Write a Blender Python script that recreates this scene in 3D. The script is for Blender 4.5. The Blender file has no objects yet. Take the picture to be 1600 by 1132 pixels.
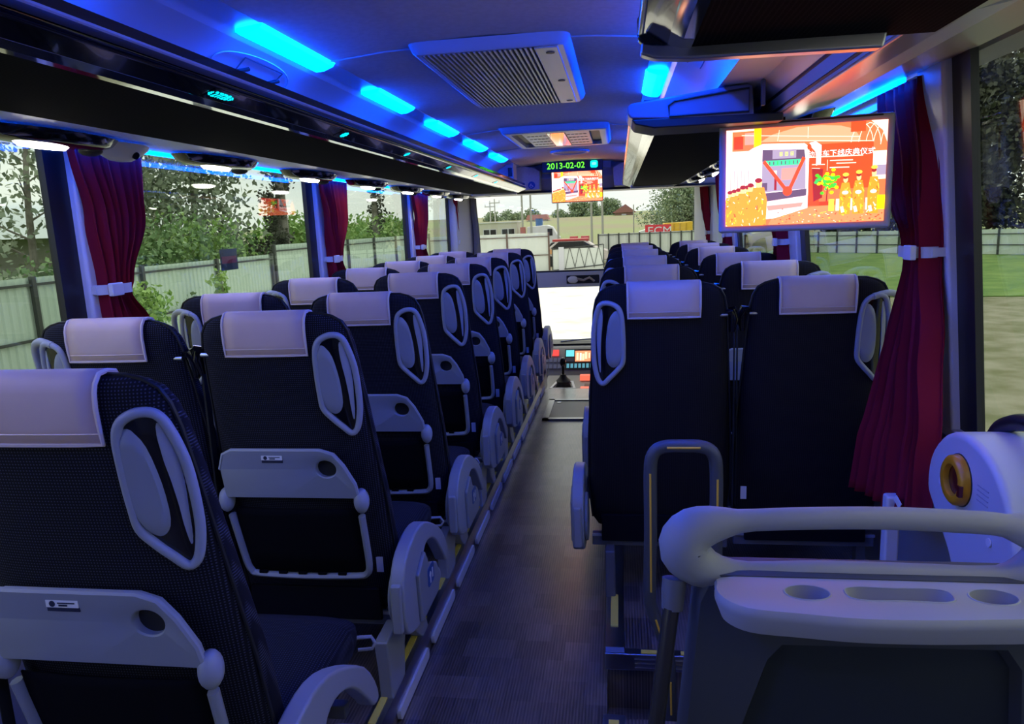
import bpy, bmesh, math, random
import numpy as np
from mathutils import Vector, Matrix, Euler
random.seed(7)
C = bpy.context.scene.collection
sc = bpy.context.scene
R = math.radians
# ------------------------------------------------------------------ camera
F, YAW, PITCH, ROLL, CAMZ = 1150.0, 0.14873, 0.18407, 0.04248, 1.42
cy_, sy_, cp_, sp_ = math.cos(YAW), math.sin(YAW), math.cos(PITCH), math.sin(PITCH)
fwd = Vector((-sy_*cp_, cy_*cp_, -sp_)); right = Vector((cy_, sy_, 0)); up = right.cross(fwd)
r2 = math.cos(ROLL)*right - math.sin(ROLL)*up; u2 = math.sin(ROLL)*right + math.cos(ROLL)*up
cd = bpy.data.cameras.new('camera'); cam = bpy.data.objects.new('camera', cd); C.objects.link(cam)
M = Matrix.Identity(4)
for i in range(3):
    M[i][0] = r2[i]; M[i][1] = u2[i]; M[i][2] = -fwd[i]
M[2][3] = CAMZ
cam.matrix_world = M
cd.sensor_width = 36; cd.lens = F/1600*36; cd.clip_start = .02; cd.clip_end = 600
sc.camera = cam
# ------------------------------------------------------------------ colour management
sc.view_settings.view_transform = 'Standard'; sc.view_settings.look = 'None'
sc.view_settings.gamma = 1; sc.view_settings.use_curve_mapping = False
sc.view_settings.exposure = 1.0
# ------------------------------------------------------------------ sky
wd = bpy.data.worlds.new('overcast_sky'); sc.world = wd; wd.use_nodes = True
nt = wd.node_tree; nt.nodes.clear()
wo = nt.nodes.new('ShaderNodeOutputWorld'); bg = nt.nodes.new('ShaderNodeBackground')
tc = nt.nodes.new('ShaderNodeTexCoord'); mp = nt.nodes.new('ShaderNodeMapping'); mp.inputs['Scale'].default_value = (1, 1, 4.5)
nz = nt.nodes.new('ShaderNodeTexNoise'); nz.inputs['Scale'].default_value = 3.2; nz.inputs['Detail'].default_value = 6
cr = nt.nodes.new('ShaderNodeValToRGB')
cr.color_ramp.elements[0].position = .36; cr.color_ramp.elements[0].color = (.68, .76, .82, 1)
cr.color_ramp.elements[1].position = .62; cr.color_ramp.elements[1].color = (1.0, .97, .91, 1)
nt.links.new(tc.outputs['Generated'], mp.inputs[0]); nt.links.new(mp.outputs[0], nz.inputs['Vector'])
nt.links.new(nz.outputs['Fac'], cr.inputs[0]); nt.links.new(cr.outputs[0], bg.inputs[0])
bg.inputs[1].default_value = 0.66
nt.links.new(bg.outputs[0], wo.inputs[0])
# veiled sun: very soft
sd = bpy.data.lights.new('sun', 'SUN'); sd.energy = 1.3; sd.angle = R(25); sd.color = (1, .95, .86)
so = bpy.data.objects.new('sun', sd); C.objects.link(so); so.rotation_euler = (R(-38), 0, R(20))

# ================================================================== helpers
def tag(o, label=None, cat=None, group=None, kind=None):
    if label: o['label'] = label
    if cat: o['category'] = cat
    if group: o['group'] = group
    if kind: o['kind'] = kind
    return o
def empty(name, label, cat, loc=(0, 0, 0), group=None):
    o = bpy.data.objects.new(name, None); C.objects.link(o); o.location = loc; o.empty_display_size = .1
    return tag(o, label, cat, group)
class MB:
    def __init__(s): s.v = []; s.f = []; s.m = []
    def add(s, vs, fs, mi=0):
        n = len(s.v); s.v += [tuple(v) for v in vs]; s.f += [tuple(i+n for i in f) for f in fs]; s.m += [mi]*len(fs); return s
    def box(s, x0, y0, z0, x1, y1, z1, mi=0, rot=None, piv=None):
        vs = [(x0,y0,z0),(x1,y0,z0),(x1,y1,z0),(x0,y1,z0),(x0,y0,z1),(x1,y0,z1),(x1,y1,z1),(x0,y1,z1)]
        if rot is not None:
            p = Vector(piv if piv else ((x0+x1)/2, (y0+y1)/2, (z0+z1)/2)); vs = [tuple(p + rot @ (Vector(v)-p)) for v in vs]
        return s.add(vs, [(0,3,2,1),(4,5,6,7),(0,1,5,4),(1,2,6,5),(2,3,7,6),(3,0,4,7)], mi)
    def prism(s, poly, axis, a, b, mi=0):
        n = len(poly)
        def P(p, t): return (t, p[0], p[1]) if axis == 'x' else (p[0], t, p[1]) if axis == 'y' else (p[0], p[1], t)
        vs = [P(p, a) for p in poly] + [P(p, b) for p in poly]
        fs = [tuple(range(n))[::-1], tuple(range(n, 2*n))] + [(i, (i+1) % n, (i+1) % n + n, i+n) for i in range(n)]
        return s.add(vs, fs, mi)
    def tube(s, pts, r, n=8, closed=False, flat=None, mi=0, cap=True):
        pts = [Vector(p) for p in pts]; m = len(pts); rings = []
        rr = r if isinstance(r, (list, tuple)) else [r]*m
        prev = None
        for i, p in enumerate(pts):
            a = pts[(i-1) % m] if (closed or i) else p; b = pts[(i+1) % m] if (closed or i < m-1) else p
            t = (b-a).normalized() if (b-a).length > 1e-9 else Vector((0, 0, 1))
            if prev is None:
                h = Vector((0, 0, 1)) if abs(t.z) < .9 else Vector((1, 0, 0)); u = t.cross(h).normalized()
            else:
                u = prev - t*prev.dot(t)
                u = u.normalized() if u.length > 1e-6 else t.orthogonal().normalized()
            prev = u; w = t.cross(u)
            if flat: u0, w0 = u, w
            rings.append([p + (u*math.cos(2*math.pi*k/n)*(flat[0] if flat else 1) + w*math.sin(2*math.pi*k/n)*(flat[1] if flat else 1))*rr[i] for k in range(n)])
        vs = [v for rg in rings for v in rg]; fs = []
        for i in range(m if closed else m-1):
            j = (i+1) % m
            for k in range(n): fs.append((i*n+k, i*n+(k+1) % n, j*n+(k+1) % n, j*n+k))
        if not closed and cap: fs += [tuple(range(n))[::-1], tuple(range((m-1)*n, m*n))]
        return s.add(vs, fs, mi)
    def loft(s, rings, cap0=True, cap1=True, mi=0):
        n = len(rings[0]); m = len(rings); vs = [v for r in rings for v in r]; fs = []
        for i in range(m-1):
            for k in range(n): fs.append((i*n+k, i*n+(k+1) % n, (i+1)*n+(k+1) % n, (i+1)*n+k))
        if cap0: fs.append(tuple(range(n))[::-1])
        if cap1: fs.append(tuple(range((m-1)*n, m*n)))
        return s.add(vs, fs, mi)
    def cyl(s, c, axis, r, h, n=20, mi=0, r2=None):
        c = Vector(c); ax = {'x': Vector((1,0,0)), 'y': Vector((0,1,0)), 'z': Vector((0,0,1))}[axis] if isinstance(axis, str) else Vector(axis).normalized()
        u = ax.orthogonal().normalized(); w = ax.cross(u); r2_ = r if r2 is None else r2
        return s.loft([[c + (u*math.cos(2*math.pi*k/n)+w*math.sin(2*math.pi*k/n))*q + ax*t for k in range(n)] for q, t in ((r, 0), (r2_, h))], mi=mi)
    def ell(s, c, rad, n=12, m=8, mi=0):
        rings = []
        for i in range(1, m):
            a = math.pi*i/m
            rings.append([(c[0]+rad[0]*math.sin(a)*math.cos(2*math.pi*k/n), c[1]+rad[1]*math.sin(a)*math.sin(2*math.pi*k/n), c[2]-rad[2]*math.cos(a)) for k in range(n)])
        return s.loft(rings, mi=mi)
    def grid(s, rows, mi=0):
        m, n = len(rows), len(rows[0]); vs = [v for r in rows for v in r]
        return s.add(vs, [(i*n+k, i*n+k+1, (i+1)*n+k+1, (i+1)*n+k) for i in range(m-1) for k in range(n-1)], mi)
    def mesh(s, name, mats, smooth=False):
        me = bpy.data.meshes.new(name); me.from_pydata(s.v, [], s.f)
        bm = bmesh.new(); bm.from_mesh(me); bmesh.ops.recalc_face_normals(bm, faces=bm.faces); bm.to_mesh(me); bm.free()
        for mt in (mats if isinstance(mats, (list, tuple)) else [mats]): me.materials.append(mt)
        if any(s.m): me.polygons.foreach_set('material_index', s.m)
        if smooth: me.polygons.foreach_set('use_smooth', [True]*len(me.polygons))
        me.update(); return me
    def build(s, name, mats, parent=None, smooth=False, bevel=0, seg=2, kind=None, solid=0, loc=None):
        o = bpy.data.objects.new(name, s.mesh(name, mats, smooth or bevel > 0)); C.objects.link(o)
        if parent: o.parent = parent
        if loc: o.location = loc
        if solid:
            md = o.modifiers.new('solid', 'SOLIDIFY'); md.thickness = solid; md.offset = 0
        if bevel:
            md = o.modifiers.new('bevel', 'BEVEL'); md.width = bevel; md.segments = seg; md.limit_method = 'ANGLE'; md.angle_limit = R(35)
            try: md.harden_normals = True
            except Exception: pass
        elif smooth:
            try: o.data.set_sharp_from_angle(angle=R(48))
            except Exception: pass
        if kind: o['kind'] = kind
        return o
def copy_tree(o, parent=None):
    c = o.copy(); C.objects.link(c); c.parent = parent
    for ch in o.children: copy_tree(ch, c)
    return c
def dup(o, loc, label=None, group=None):
    c = copy_tree(o); c.location = loc
    if label: c['label'] = label
    if group: c['group'] = group
    return c
def catmull(P, n=6, closed=True):
    P = [Vector(p) for p in P]; m = len(P); out = []
    rng = range(m) if closed else range(m-1)
    for i in rng:
        g = (lambda k: P[k % m]) if closed else (lambda k: P[min(max(k, 0), m-1)])
        a, b, c, d = g(i-1), g(i), g(i+1), g(i+2)
        for j in range(n):
            t = j/n
            out.append(.5*((2*b)+(c-a)*t+(2*a-5*b+4*c-d)*t*t+(3*b-a-3*c+d)*t**3))
    if not closed: out.append(P[-1])
    return out
def rrect(x0, y0, x1, y1, r, n=5):
    out = []
    for cx, cy, a0 in ((x1-r, y1-r, 0), (x0+r, y1-r, 90), (x0+r, y0+r, 180), (x1-r, y0+r, 270)):
        for k in range(n+1):
            a = R(a0+90*k/n); out.append((cx+r*math.cos(a), cy+r*math.sin(a)))
    return out
def lettering(body, size, mat, parent, loc, rot, name='lettering', extrude=.0006, align='CENTER', sx=1.0):
    cu = bpy.data.curves.new('t', 'FONT'); cu.body = body; cu.size = size; cu.extrude = extrude; cu.align_x = align; cu.align_y = 'CENTER'
    cu.resolution_u = 3
    o = bpy.data.objects.new('t', cu); C.objects.link(o)
    dg = bpy.context.evaluated_depsgraph_get(); dg.update()
    me = bpy.data.meshes.new_from_object(o.evaluated_get(dg)); bpy.data.objects.remove(o)
    me.materials.clear(); me.materials.append(mat)
    t = bpy.data.objects.new(name, me); C.objects.link(t); t.location = loc; t.rotation_euler = rot; t.scale = (sx, 1, 1)
    if parent: t.parent = parent
    return t

# ================================================================== materials
def mat(name, col, rough=.5, metal=0, spec=.5, emit=None, es=0, coat=0, trans=None):
    m = bpy.data.materials.new(name); m.use_nodes = True; b = m.node_tree.nodes['Principled BSDF']
    b.inputs['Base Color'].default_value = (*col, 1); b.inputs['Roughness'].default_value = rough; b.inputs['Metallic'].default_value = metal
    b.inputs['Specular IOR Level'].default_value = spec; b.inputs['Coat Weight'].default_value = coat
    if emit: b.inputs['Emission Color'].default_value = (*emit, 1); b.inputs['Emission Strength'].default_value = es
    return m
def nodes(m): return m.node_tree.nodes, m.node_tree.links, m.node_tree.nodes['Principled BSDF']
def noisy(name, c1, c2, scale, rough=.6, stretch=(1, 1, 1), detail=4, bump=0, pos=(.35, .65), metal=0, spec=.5, rough2=None):
    m = mat(name, c1, rough, metal, spec); N, L, b = nodes(m)
    t = N.new('ShaderNodeTexCoord'); mpn = N.new('ShaderNodeMapping'); mpn.inputs['Scale'].default_value = stretch
    n = N.new('ShaderNodeTexNoise'); n.inputs['Scale'].default_value = scale; n.inputs['Detail'].default_value = detail
    r = N.new('ShaderNodeValToRGB'); r.color_ramp.elements[0].position, r.color_ramp.elements[1].position = pos
    r.color_ramp.elements[0].color = (*c1, 1); r.color_ramp.elements[1].color = (*c2, 1)
    L.new(t.outputs['Object'], mpn.inputs[0]); L.new(mpn.outputs[0], n.inputs['Vector']); L.new(n.outputs['Fac'], r.inputs[0]); L.new(r.outputs[0], b.inputs['Base Color'])
    if bump:
        bp = N.new('ShaderNodeBump'); bp.inputs['Strength'].default_value = bump; bp.inputs['Distance'].default_value = .01
        L.new(n.outputs['Fac'], bp.inputs['Height']); L.new(bp.outputs[0], b.inputs['Normal'])
    return m
def math_node(N, L, op, a, b=None):
    n = N.new('ShaderNodeMath'); n.operation = op
    for i, x in enumerate((a, b)):
        if x is None: continue
        if isinstance(x, (int, float)): n.inputs[i].default_value = x
        else: L.new(x, n.inputs[i])
    return n.outputs[0]
def weave(name, c1, c2, kx, kz, rough=.85, thr=(.35, .9), ax=('X', 'Z')):
    m = mat(name, c1, rough, 0, .25); N, L, b = nodes(m)
    t = N.new('ShaderNodeTexCoord'); s = N.new('ShaderNodeSeparateXYZ'); L.new(t.outputs['Object'], s.inputs[0])
    a = math_node(N, L, 'SINE', math_node(N, L, 'MULTIPLY', s.outputs[ax[0]], kx)); c = math_node(N, L, 'SINE', math_node(N, L, 'MULTIPLY', s.outputs[ax[1]], kz))
    p = math_node(N, L, 'MULTIPLY', math_node(N, L, 'ADD', math_node(N, L, 'MULTIPLY', a, .5), .5), math_node(N, L, 'ADD', math_node(N, L, 'MULTIPLY', c, .5), .5))
    r = N.new('ShaderNodeValToRGB'); r.color_ramp.elements[0].position, r.color_ramp.elements[1].position = thr
    r.color_ramp.elements[0].color = (*c1, 1); r.color_ramp.elements[1].color = (*c2, 1)
    L.new(p, r.inputs[0]); L.new(r.outputs[0], b.inputs['Base Color'])
    bp = N.new('ShaderNodeBump'); bp.inputs['Strength'].default_value = .4; bp.inputs['Distance'].default_value = .001
    L.new(p, bp.inputs['Height']); L.new(bp.outputs[0], b.inputs['Normal'])
    return m
def emis(name, col, s):
    return mat(name, (.02, .02, .02), .6, emit=col, es=s)
def glass(name, col, ior=1.5, strength=1.0):
    m = bpy.data.materials.new(name); m.use_nodes = True; N = m.node_tree.nodes; L = m.node_tree.links; N.clear()
    o = N.new('ShaderNodeOutputMaterial'); mx = N.new('ShaderNodeMixShader'); tr = N.new('ShaderNodeBsdfTransparent'); gl = N.new('ShaderNodeBsdfGlossy')
    tr.inputs[0].default_value = (*col, 1); gl.inputs['Roughness'].default_value = .0; gl.inputs[0].default_value = (.95, .98, 1, 1)
    ge = N.new('ShaderNodeNewGeometry'); dt = N.new('ShaderNodeVectorMath'); dt.operation = 'DOT_PRODUCT'
    L.new(ge.outputs['Incoming'], dt.inputs[0]); L.new(ge.outputs['Normal'], dt.inputs[1])
    q = math_node(N, L, 'SUBTRACT', 1.0, math_node(N, L, 'ABSOLUTE', dt.outputs['Value']))
    k = math_node(N, L, 'MULTIPLY', math_node(N, L, 'ADD', math_node(N, L, 'MULTIPLY', math_node(N, L, 'POWER', q, 5.0), .96), .04), strength)
    L.new(k, mx.inputs[0]); L.new(tr.outputs[0], mx.inputs[1]); L.new(gl.outputs[0], mx.inputs[2]); L.new(mx.outputs[0], o.inputs[0])
    return m
def cloth(name, col, tcol, w=.35):
    m = mat(name, col, .8, 0, .2); N, L, b = nodes(m)
    tl = N.new('ShaderNodeBsdfTranslucent'); tl.inputs[0].default_value = (*tcol, 1); mx = N.new('ShaderNodeMixShader'); mx.inputs[0].default_value = w
    L.new(b.outputs[0], mx.inputs[1]); L.new(tl.outputs[0], mx.inputs[2]); L.new(mx.outputs[0], N['Material Output'].inputs[0])
    return m

M_FAB = weave('black_woven_fabric', (.004, .004, .008), (.060, .062, .095), 2*math.pi/.0055, 2*math.pi/.0055)
M_FABR = weave('black_ribbed_fabric', (.006, .005, .006), (.026, .022, .026), 2*math.pi/.006, 2*math.pi/.003, thr=(.1, .9))
M_CUSH = weave('navy_cushion_fabric', (.007, .008, .016), (.05, .055, .085), 2*math.pi/.006, 2*math.pi/.006, ax=('X', 'Y'))
M_DARK = mat('dark_lining_cloth', (.006, .006, .009), .9, spec=.1)
M_NET = mat('black_net', (.004, .004, .006), .9, spec=.1)
M_LEA = noisy('beige_leather', (.64, .46, .40), (.70, .52, .45), 8, .55, bump=0)
M_LEAP = mat('pale_beige_piping', (.70, .58, .55), .5)
M_GREY = noisy('grey_seat_plastic', (.27, .29, .34), (.30, .32, .37), 3, .42)
M_GREYL = mat('light_grey_plastic', (.34, .36, .42), .4)
M_GREYD = mat('mid_grey_plastic', (.13, .135, .16), .45)
M_BLK = mat('black_gloss_plastic', (.006, .006, .008), .12, coat=.5)
M_BLKM = mat('black_matt_plastic', (.012, .012, .014), .5)
M_STEEL = mat('brushed_steel', (.55, .56, .58), .3, 1)
M_WHT = mat('white_label', (.75, .75, .78), .6)
M_NAVY = mat('navy_label_band', (.01, .015, .05), .5)
M_ICON = mat('blue_switch_label', (.03, .10, .35), .4)
M_CEIL = noisy('grey_ceiling_cloth', (.56, .53, .53), (.62, .59, .59), 60, .8, detail=2)
M_SIDE = mat('satin_duct_plastic', (.52, .52, .56), .4)
M_WALL = mat('grey_wall_cloth', (.26, .26, .29), .7)
M_TRIM = mat('lilac_white_trim', (.66, .66, .72), .4)
M_RUB = mat('black_window_rubber', (.008, .008, .012), .4)
M_MIR = mat('polished_chrome_band', (.55, .56, .58), .06, 1)
M_ALU = mat('anodised_aluminium', (.5, .51, .54), .3, 1)
M_LED = emis('blue_led', (0.0, .06, 1.0), 37.0)
M_LED2 = emis('side_blue_led', (0.0, .08, 1.0), 16.0)
M_STRIP = mat('clear_led_cover', (.5, .5, .56), .2)
M_NUM = emis('cyan_display', (.0, .75, .95), 1.1)
M_LAMP = emis('warm_reading_lamp', (1, .93, .80), 11.0)
M_YEL = mat('yellow_grip_strip', (.85, .68, .12), .6)
M_RED = cloth('burgundy_curtain', (.28, .009, .032), (.30, .008, .035), .25)
M_CURG = cloth('grey_curtain', (.38, .37, .36), (.3, .3, .3), .3)
M_ORG = mat('amber_plastic', (.62, .27, .01), .3)
M_DRED = mat('dark_red_plastic', (.10, .008, .008), .25)
M_GL = glass('tinted_side_glass', (.84, .90, .85), 1.5, .9)
M_GLF = glass('clear_windscreen_glass', (.95, .965, .93), 1.5, .8)

def mk_floor():
    m = mat('streaked_vinyl_floor', (.03, .028, .034), .3, 0, .8); N, L, b = nodes(m)
    t = N.new('ShaderNodeTexCoord'); s = N.new('ShaderNodeSeparateXYZ'); L.new(t.outputs['Object'], s.inputs[0])
    def nse(scale, st):
        mp2 = N.new('ShaderNodeMapping'); mp2.inputs['Scale'].default_value = st; L.new(t.outputs['Object'], mp2.inputs[0])
        n = N.new('ShaderNodeTexNoise'); n.inputs['Scale'].default_value = scale; n.inputs['Detail'].default_value = 2; L.new(mp2.outputs[0], n.inputs['Vector']); return n.outputs['Fac']
    br = N.new('ShaderNodeTexBrick'); br.inputs['Scale'].default_value = 1; br.inputs['Brick Width'].default_value = .085; br.inputs['Row Height'].default_value = .11
    br.inputs['Mortar Size'].default_value = 0; br.inputs['Color1'].default_value = (0, 0, 0, 1); br.inputs['Color2'].default_value = (1, 1, 1, 1); br.inputs['Bias'].default_value = 0; br.offset = .37
    L.new(t.outputs['Object'], br.inputs['Vector'])
    st = math_node(N, L, 'SINE', math_node(N, L, 'MULTIPLY', s.outputs['X'], 2*math.pi/.0095))
    fine = nse(1, (230, 9, 1)); big = nse(3, (1, 1, 1))
    v = math_node(N, L, 'ADD', math_node(N, L, 'MULTIPLY', st, .16), math_node(N, L, 'ADD', math_node(N, L, 'MULTIPLY', fine, .7), math_node(N, L, 'MULTIPLY', br.outputs['Color'], .30)))
    v = math_node(N, L, 'ADD', v, math_node(N, L, 'MULTIPLY', big, .25))
    r = N.new('ShaderNodeValToRGB'); e = r.color_ramp.elements; e[0].position = .35; e[0].color = (.030, .027, .034, 1); e[1].position = 1.0; e[1].color = (.30, .24, .215, 1)
    L.new(v, r.inputs[0]); L.new(r.outputs[0], b.inputs['Base Color'])
    b.inputs['Roughness'].default_value = .33; b.inputs['Coat Weight'].default_value = 1; b.inputs['Coat Roughness'].default_value = .3
    return m
M_FLOOR = mk_floor()
M_GRND = noisy('gravel_and_dirt', (.15, .15, .07), (.30, .27, .20), 1.6, .95, detail=9, bump=.3)
M_SAND = noisy('pale_sandy_yard', (.72, .68, .58), (.92, .88, .80), 1.6, .95, detail=8, pos=(.3, .5))
M_FENCE = mat('pale_green_sheet_metal', (.52, .62, .53), .5)
M_FENW = mat('white_sheet_metal', (.72, .76, .71), .5)
M_POST = mat('dark_fence_post', (.05, .055, .05), .6)
M_BARK = noisy('grey_bark', (.16, .14, .11), (.30, .27, .23), 4, .9)
M_HILL = noisy('dry_heath', (.30, .25, .17), (.26, .32, .12), .05, .95, detail=8)
M_MEAD = noisy('bright_meadow', (.09, .18, .03), (.18, .27, .06), 1.5, .95, detail=8)
def leafmat(name, a, b_): return noisy(name, a, b_, 1.4, .7, detail=5)
M_LF1 = leafmat('bush_leaves', (.09, .18, .06), (.24, .36, .14))
M_LF2 = leafmat('pale_tree_leaves', (.20, .25, .17), (.34, .38, .25))
M_LF3 = leafmat('bright_shrub_leaves', (.17, .33, .07), (.36, .50, .14))
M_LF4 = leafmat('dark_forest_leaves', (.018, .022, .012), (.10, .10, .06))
M_LF5 = leafmat('distant_tree_leaves', (.18, .26, .15), (.32, .40, .22))

# ================================================================== the bus body (setting)
def struct(o): o['kind'] = 'structure'; return o
YR, YF = -1.3, 7.72          # rear wall and windscreen
XL, XR = -1.64, .93
# floor
fl = struct(MB().box(-.662, YR, -.30, -.055, 6.25, 0).build('floor', M_FLOOR))
pl = struct(MB().box(-1.70, YR, -.04, -.664, 6.55, .1).build('floor', M_FLOOR))
pr = struct(MB().box(-.053, 2.115, -.30, .96, 6.55, .1).build('floor', M_FLOOR))
pn = struct(MB().box(-.053, YR, -.30, .96, 1.79, .1).build('floor', M_FLOOR))
st = struct(MB().box(-.053, 1.79, -.30, .96, 2.115, -.10).build('floor', M_FLOOR))
ck = struct(MB().box(-1.70, 6.25, -.80, .96, 7.7, -.62).build('floor', M_BLKM))
ew = MB().box(-1.7, 6.25, -.62, -.664, 6.30, -.04).box(-.66, 6.25, -.62, .96, 6.30, -.04)
struct(ew.build('wall_step', M_GREYD))
# nosings with yellow strips, frosted step lights
MB().box(-.70, YR, .098, -.655, 6.3, .106).box(-.668, YR, .045, -.655, 6.3, .1).build('step_edge', M_ALU, pl)
y = -.6
for i in range(9):
    y0 = -.55 + i*.75
    MB().box(-.692, y0, .106, -.672, min(y0+.56, 6.2), .109).build('yellow_strip', M_YEL, pl)
for i in range(13):
    y0 = 1.05 + i*.40
    MB().prism(rrect(y0, .006, y0+.33, .046, .015, 3), 'x', -.660, -.648).build('step_light', M_WHT, pl)
MB().box(-.062, 2.09, .07, .0, 6.3, .106).box(-.062, 2.085, .05, .96, 2.12, .106).build('step_edge', M_ALU, pr, bevel=.004)
MB().box(-.045, 2.24, .106, -.02, 2.45, .109).box(.05, 2.09, .106, .15, 2.108, .109).box(.17, 2.09, .106, .30, 2.108, .109).build('yellow_strip', M_YEL, pr)
MB().box(-.06, 2.092, .06, -.0, 2.12, .109).build('corner_cap', mat('blue_grey_corner_cap', (.16, .22, .42), .4), pr, bevel=.004)
for k in range(3): MB().box(.03, 2.080, .058+.014*k, .94, 2.086, .063+.014*k).build('edge_rib', M_ALU, pr)
MB().box(-.062, YR, .05, -.0, 1.80, .106).build('step_edge', M_ALU, pn, bevel=.004)
MB().box(-.045, .9, .106, -.018, 1.77, .110).build('yellow_strip', M_YEL, pn)
# floor hatch
h = MB().box(-.575, 5.2, .0, -.10, 5.24, .012).box(-.575, 5.78, 0, -.10, 5.82, .012).box(-.575, 5.2, 0, -.53, 5.82, .012).box(-.10, 5.2, 0, -.07, 5.82, .012)
hr_ = empty('floor_hatch', 'metal framed hatch set in the aisle floor near the dashboard', 'hatch', (0, 0, 0.001))
h.build('frame', M_ALU, hr_); MB().box(-.53, 5.24, 0, -.10, 5.78, .006).build('lid', mat('grey_vinyl_lid', (.12, .12, .13), .35), hr_)
for px in (-.49, -.14): MB().cyl((px, 5.72, .006), 'z', .02, .003).build('latch', M_STEEL, hr_)

# side walls: below the sills, pillars, top rails
Lp = [(-1.3, -1.1), (.25, .4), (2.0, 2.15), (3.82, 3.97), (5.65, 5.80), (7.13, 7.72)]
Rp = [(-1.3, -1.1), (.05, .3), (2.09, 2.30), (3.82, 4.05), (5.82, 6.02), (7.20, 7.72)]
wl = MB().box(XL-.06, YR, -.05, XL, 7.7, .78)
wl = struct(wl.build('wall_left', M_WALL)); MB().box(XL-.05, YR, .78, XL+.03, 7.7, .81).build('sill', M_TRIM, wl, bevel=.006)
wr = struct(MB().box(XR, YR, -.30, XR+.06, 7.7, .78).build('wall_right', M_WALL))
MB().box(XR-.02, YR, .78, XR+.05, 7.7, .81).build('sill', M_TRIM, wr, bevel=.006)
MB().box(-1.72, YR, -.8, -1.64, 7.7, -.05).build('skirt', M_BLKM, wl); MB().box(.96, YR, -.8, 1.0, 7.7, -.3).build('skirt', M_BLKM, wr)
struct(MB().box(-1.75, YR-.06, -.1, 1.05, YR, 2.0).build('wall_rear', M_WALL))
def xr(z): return .86 + (1.80-z)*.085
for i, (a, b) in enumerate(Lp):
    wid = (b-a)
    MB().box(XL-.03, a+.055, .80, XL+.035, b, 1.76).build('pillar', M_TRIM, wl, bevel=.012)
    MB().box(XL-.010, a-.03, .80, XL+.012, a+.055, 1.76).build('window_rubber', M_RUB, wl)
for i, (a, b) in enumerate(Rp):
    z0, z1 = .80, 1.82
    m = MB(); m.add([(xr(z0)-.035, a+.04, z0), (xr(z0)+.010, a+.04, z0), (xr(z0)+.010, b, z0), (xr(z0)-.035, b, z0), (xr(z1)-.035, a+.04, z1), (xr(z1)+.010, a+.04, z1), (xr(z1)+.010, b, z1), (xr(z1)-.035, b, z1)], [(0,3,2,1),(4,5,6,7),(0,1,5,4),(1,2,6,5),(2,3,7,6),(3,0,4,7)])
    m.build('pillar', M_TRIM, wr, bevel=.01)
    m = MB(); a0 = a-.06; b0 = a+.04
    m.add([(xr(z0)-.012, a0, z0), (xr(z0)+.008, a0, z0), (xr(z0)+.008, b0, z0), (xr(z0)-.012, b0, z0), (xr(z1)-.012, a0, z1), (xr(z1)+.008, a0, z1), (xr(z1)+.008, b0, z1), (xr(z1)-.012, b0, z1)], [(0,3,2,1),(4,5,6,7),(0,1,5,4),(1,2,6,5),(2,3,7,6),(3,0,4,7)])
    m.build('window_rubber', M_RUB, wr)
for i in range(len(Lp)-1):
    a, b = Lp[i][1], Lp[i+1][0]
    w = MB().box(XL-.006, a-.02, .81, XL-.002, b-.0, 1.78).build('window_%d' % (i+1), M_GL); struct(w)
for i in range(len(Rp)-1):
    a, b = Rp[i][1], Rp[i+1][0]
    z0, z1 = .81, 1.82
    m = MB(); m.add([(xr(z0)+.0, a, z0), (xr(z0)+.0, b, z0), (xr(z1)+.0, b, z1), (xr(z1)+.0, a, z1), (xr(z0)+.004, a, z0), (xr(z0)+.004, b, z0), (xr(z1)+.004, b, z1), (xr(z1)+.004, a, z1)], [(0,1,2,3),(4,7,6,5),(0,4,5,1),(3,2,6,7),(0,3,7,4),(1,5,6,2)])
    struct(m.build('window_%d' % (i+6), M_GL))
# roof panels, profile across the bus (X,Z); centre -.355
def mir(P): return [(-.71-x, z) for x, z in P]
cprof = [(-.81, 1.903), (-.65, 1.918), (-.355, 1.926), (-.06, 1.918), (.10, 1.903)]
m = MB(); m.prism(cprof + [(.10, 1.99), (-.81, 1.99)], 'y', YR, 6.62)
ceil = struct(m.build('ceiling', M_CEIL, smooth=True))
for ys in (.6, 2.14, 4.02, 5.02):
    MB().tube([(x, ys, z-.001) for x, z in cprof], .003, 6).build('seam', M_SIDE, ceil)
# LED channels
ledx = [(-.81, 1.903), (-.855, 1.893)]
for sgn, nm in ((0, 'left'), (1, 'right')):
    f = (lambda P: mir(P)) if sgn else (lambda P: P)
    ch = MB().prism(f([(-.812, 1.903), (-.795, 1.93), (-.895, 1.92), (-.893, 1.882), (-.882, 1.893), (-.872, 1.896)]), 'y', YR, 6.4)
    cho = struct(ch.build('trim_%d' % (sgn+1), M_STRIP, smooth=True))
    for k in range(8):
        yc = 1.945 + .865*(k-2) + (-.01 if k > 3 else 0)
        if yc > 5.6: continue
        MB().prism(f([(-.806, 1.9045), (-.815, 1.894), (-.842, 1.884), (-.866, 1.882), (-.876, 1.889), (-.87, 1.902)]), 'y', yc-.225, yc+.225).build('led_panel', M_LED, cho)
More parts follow.
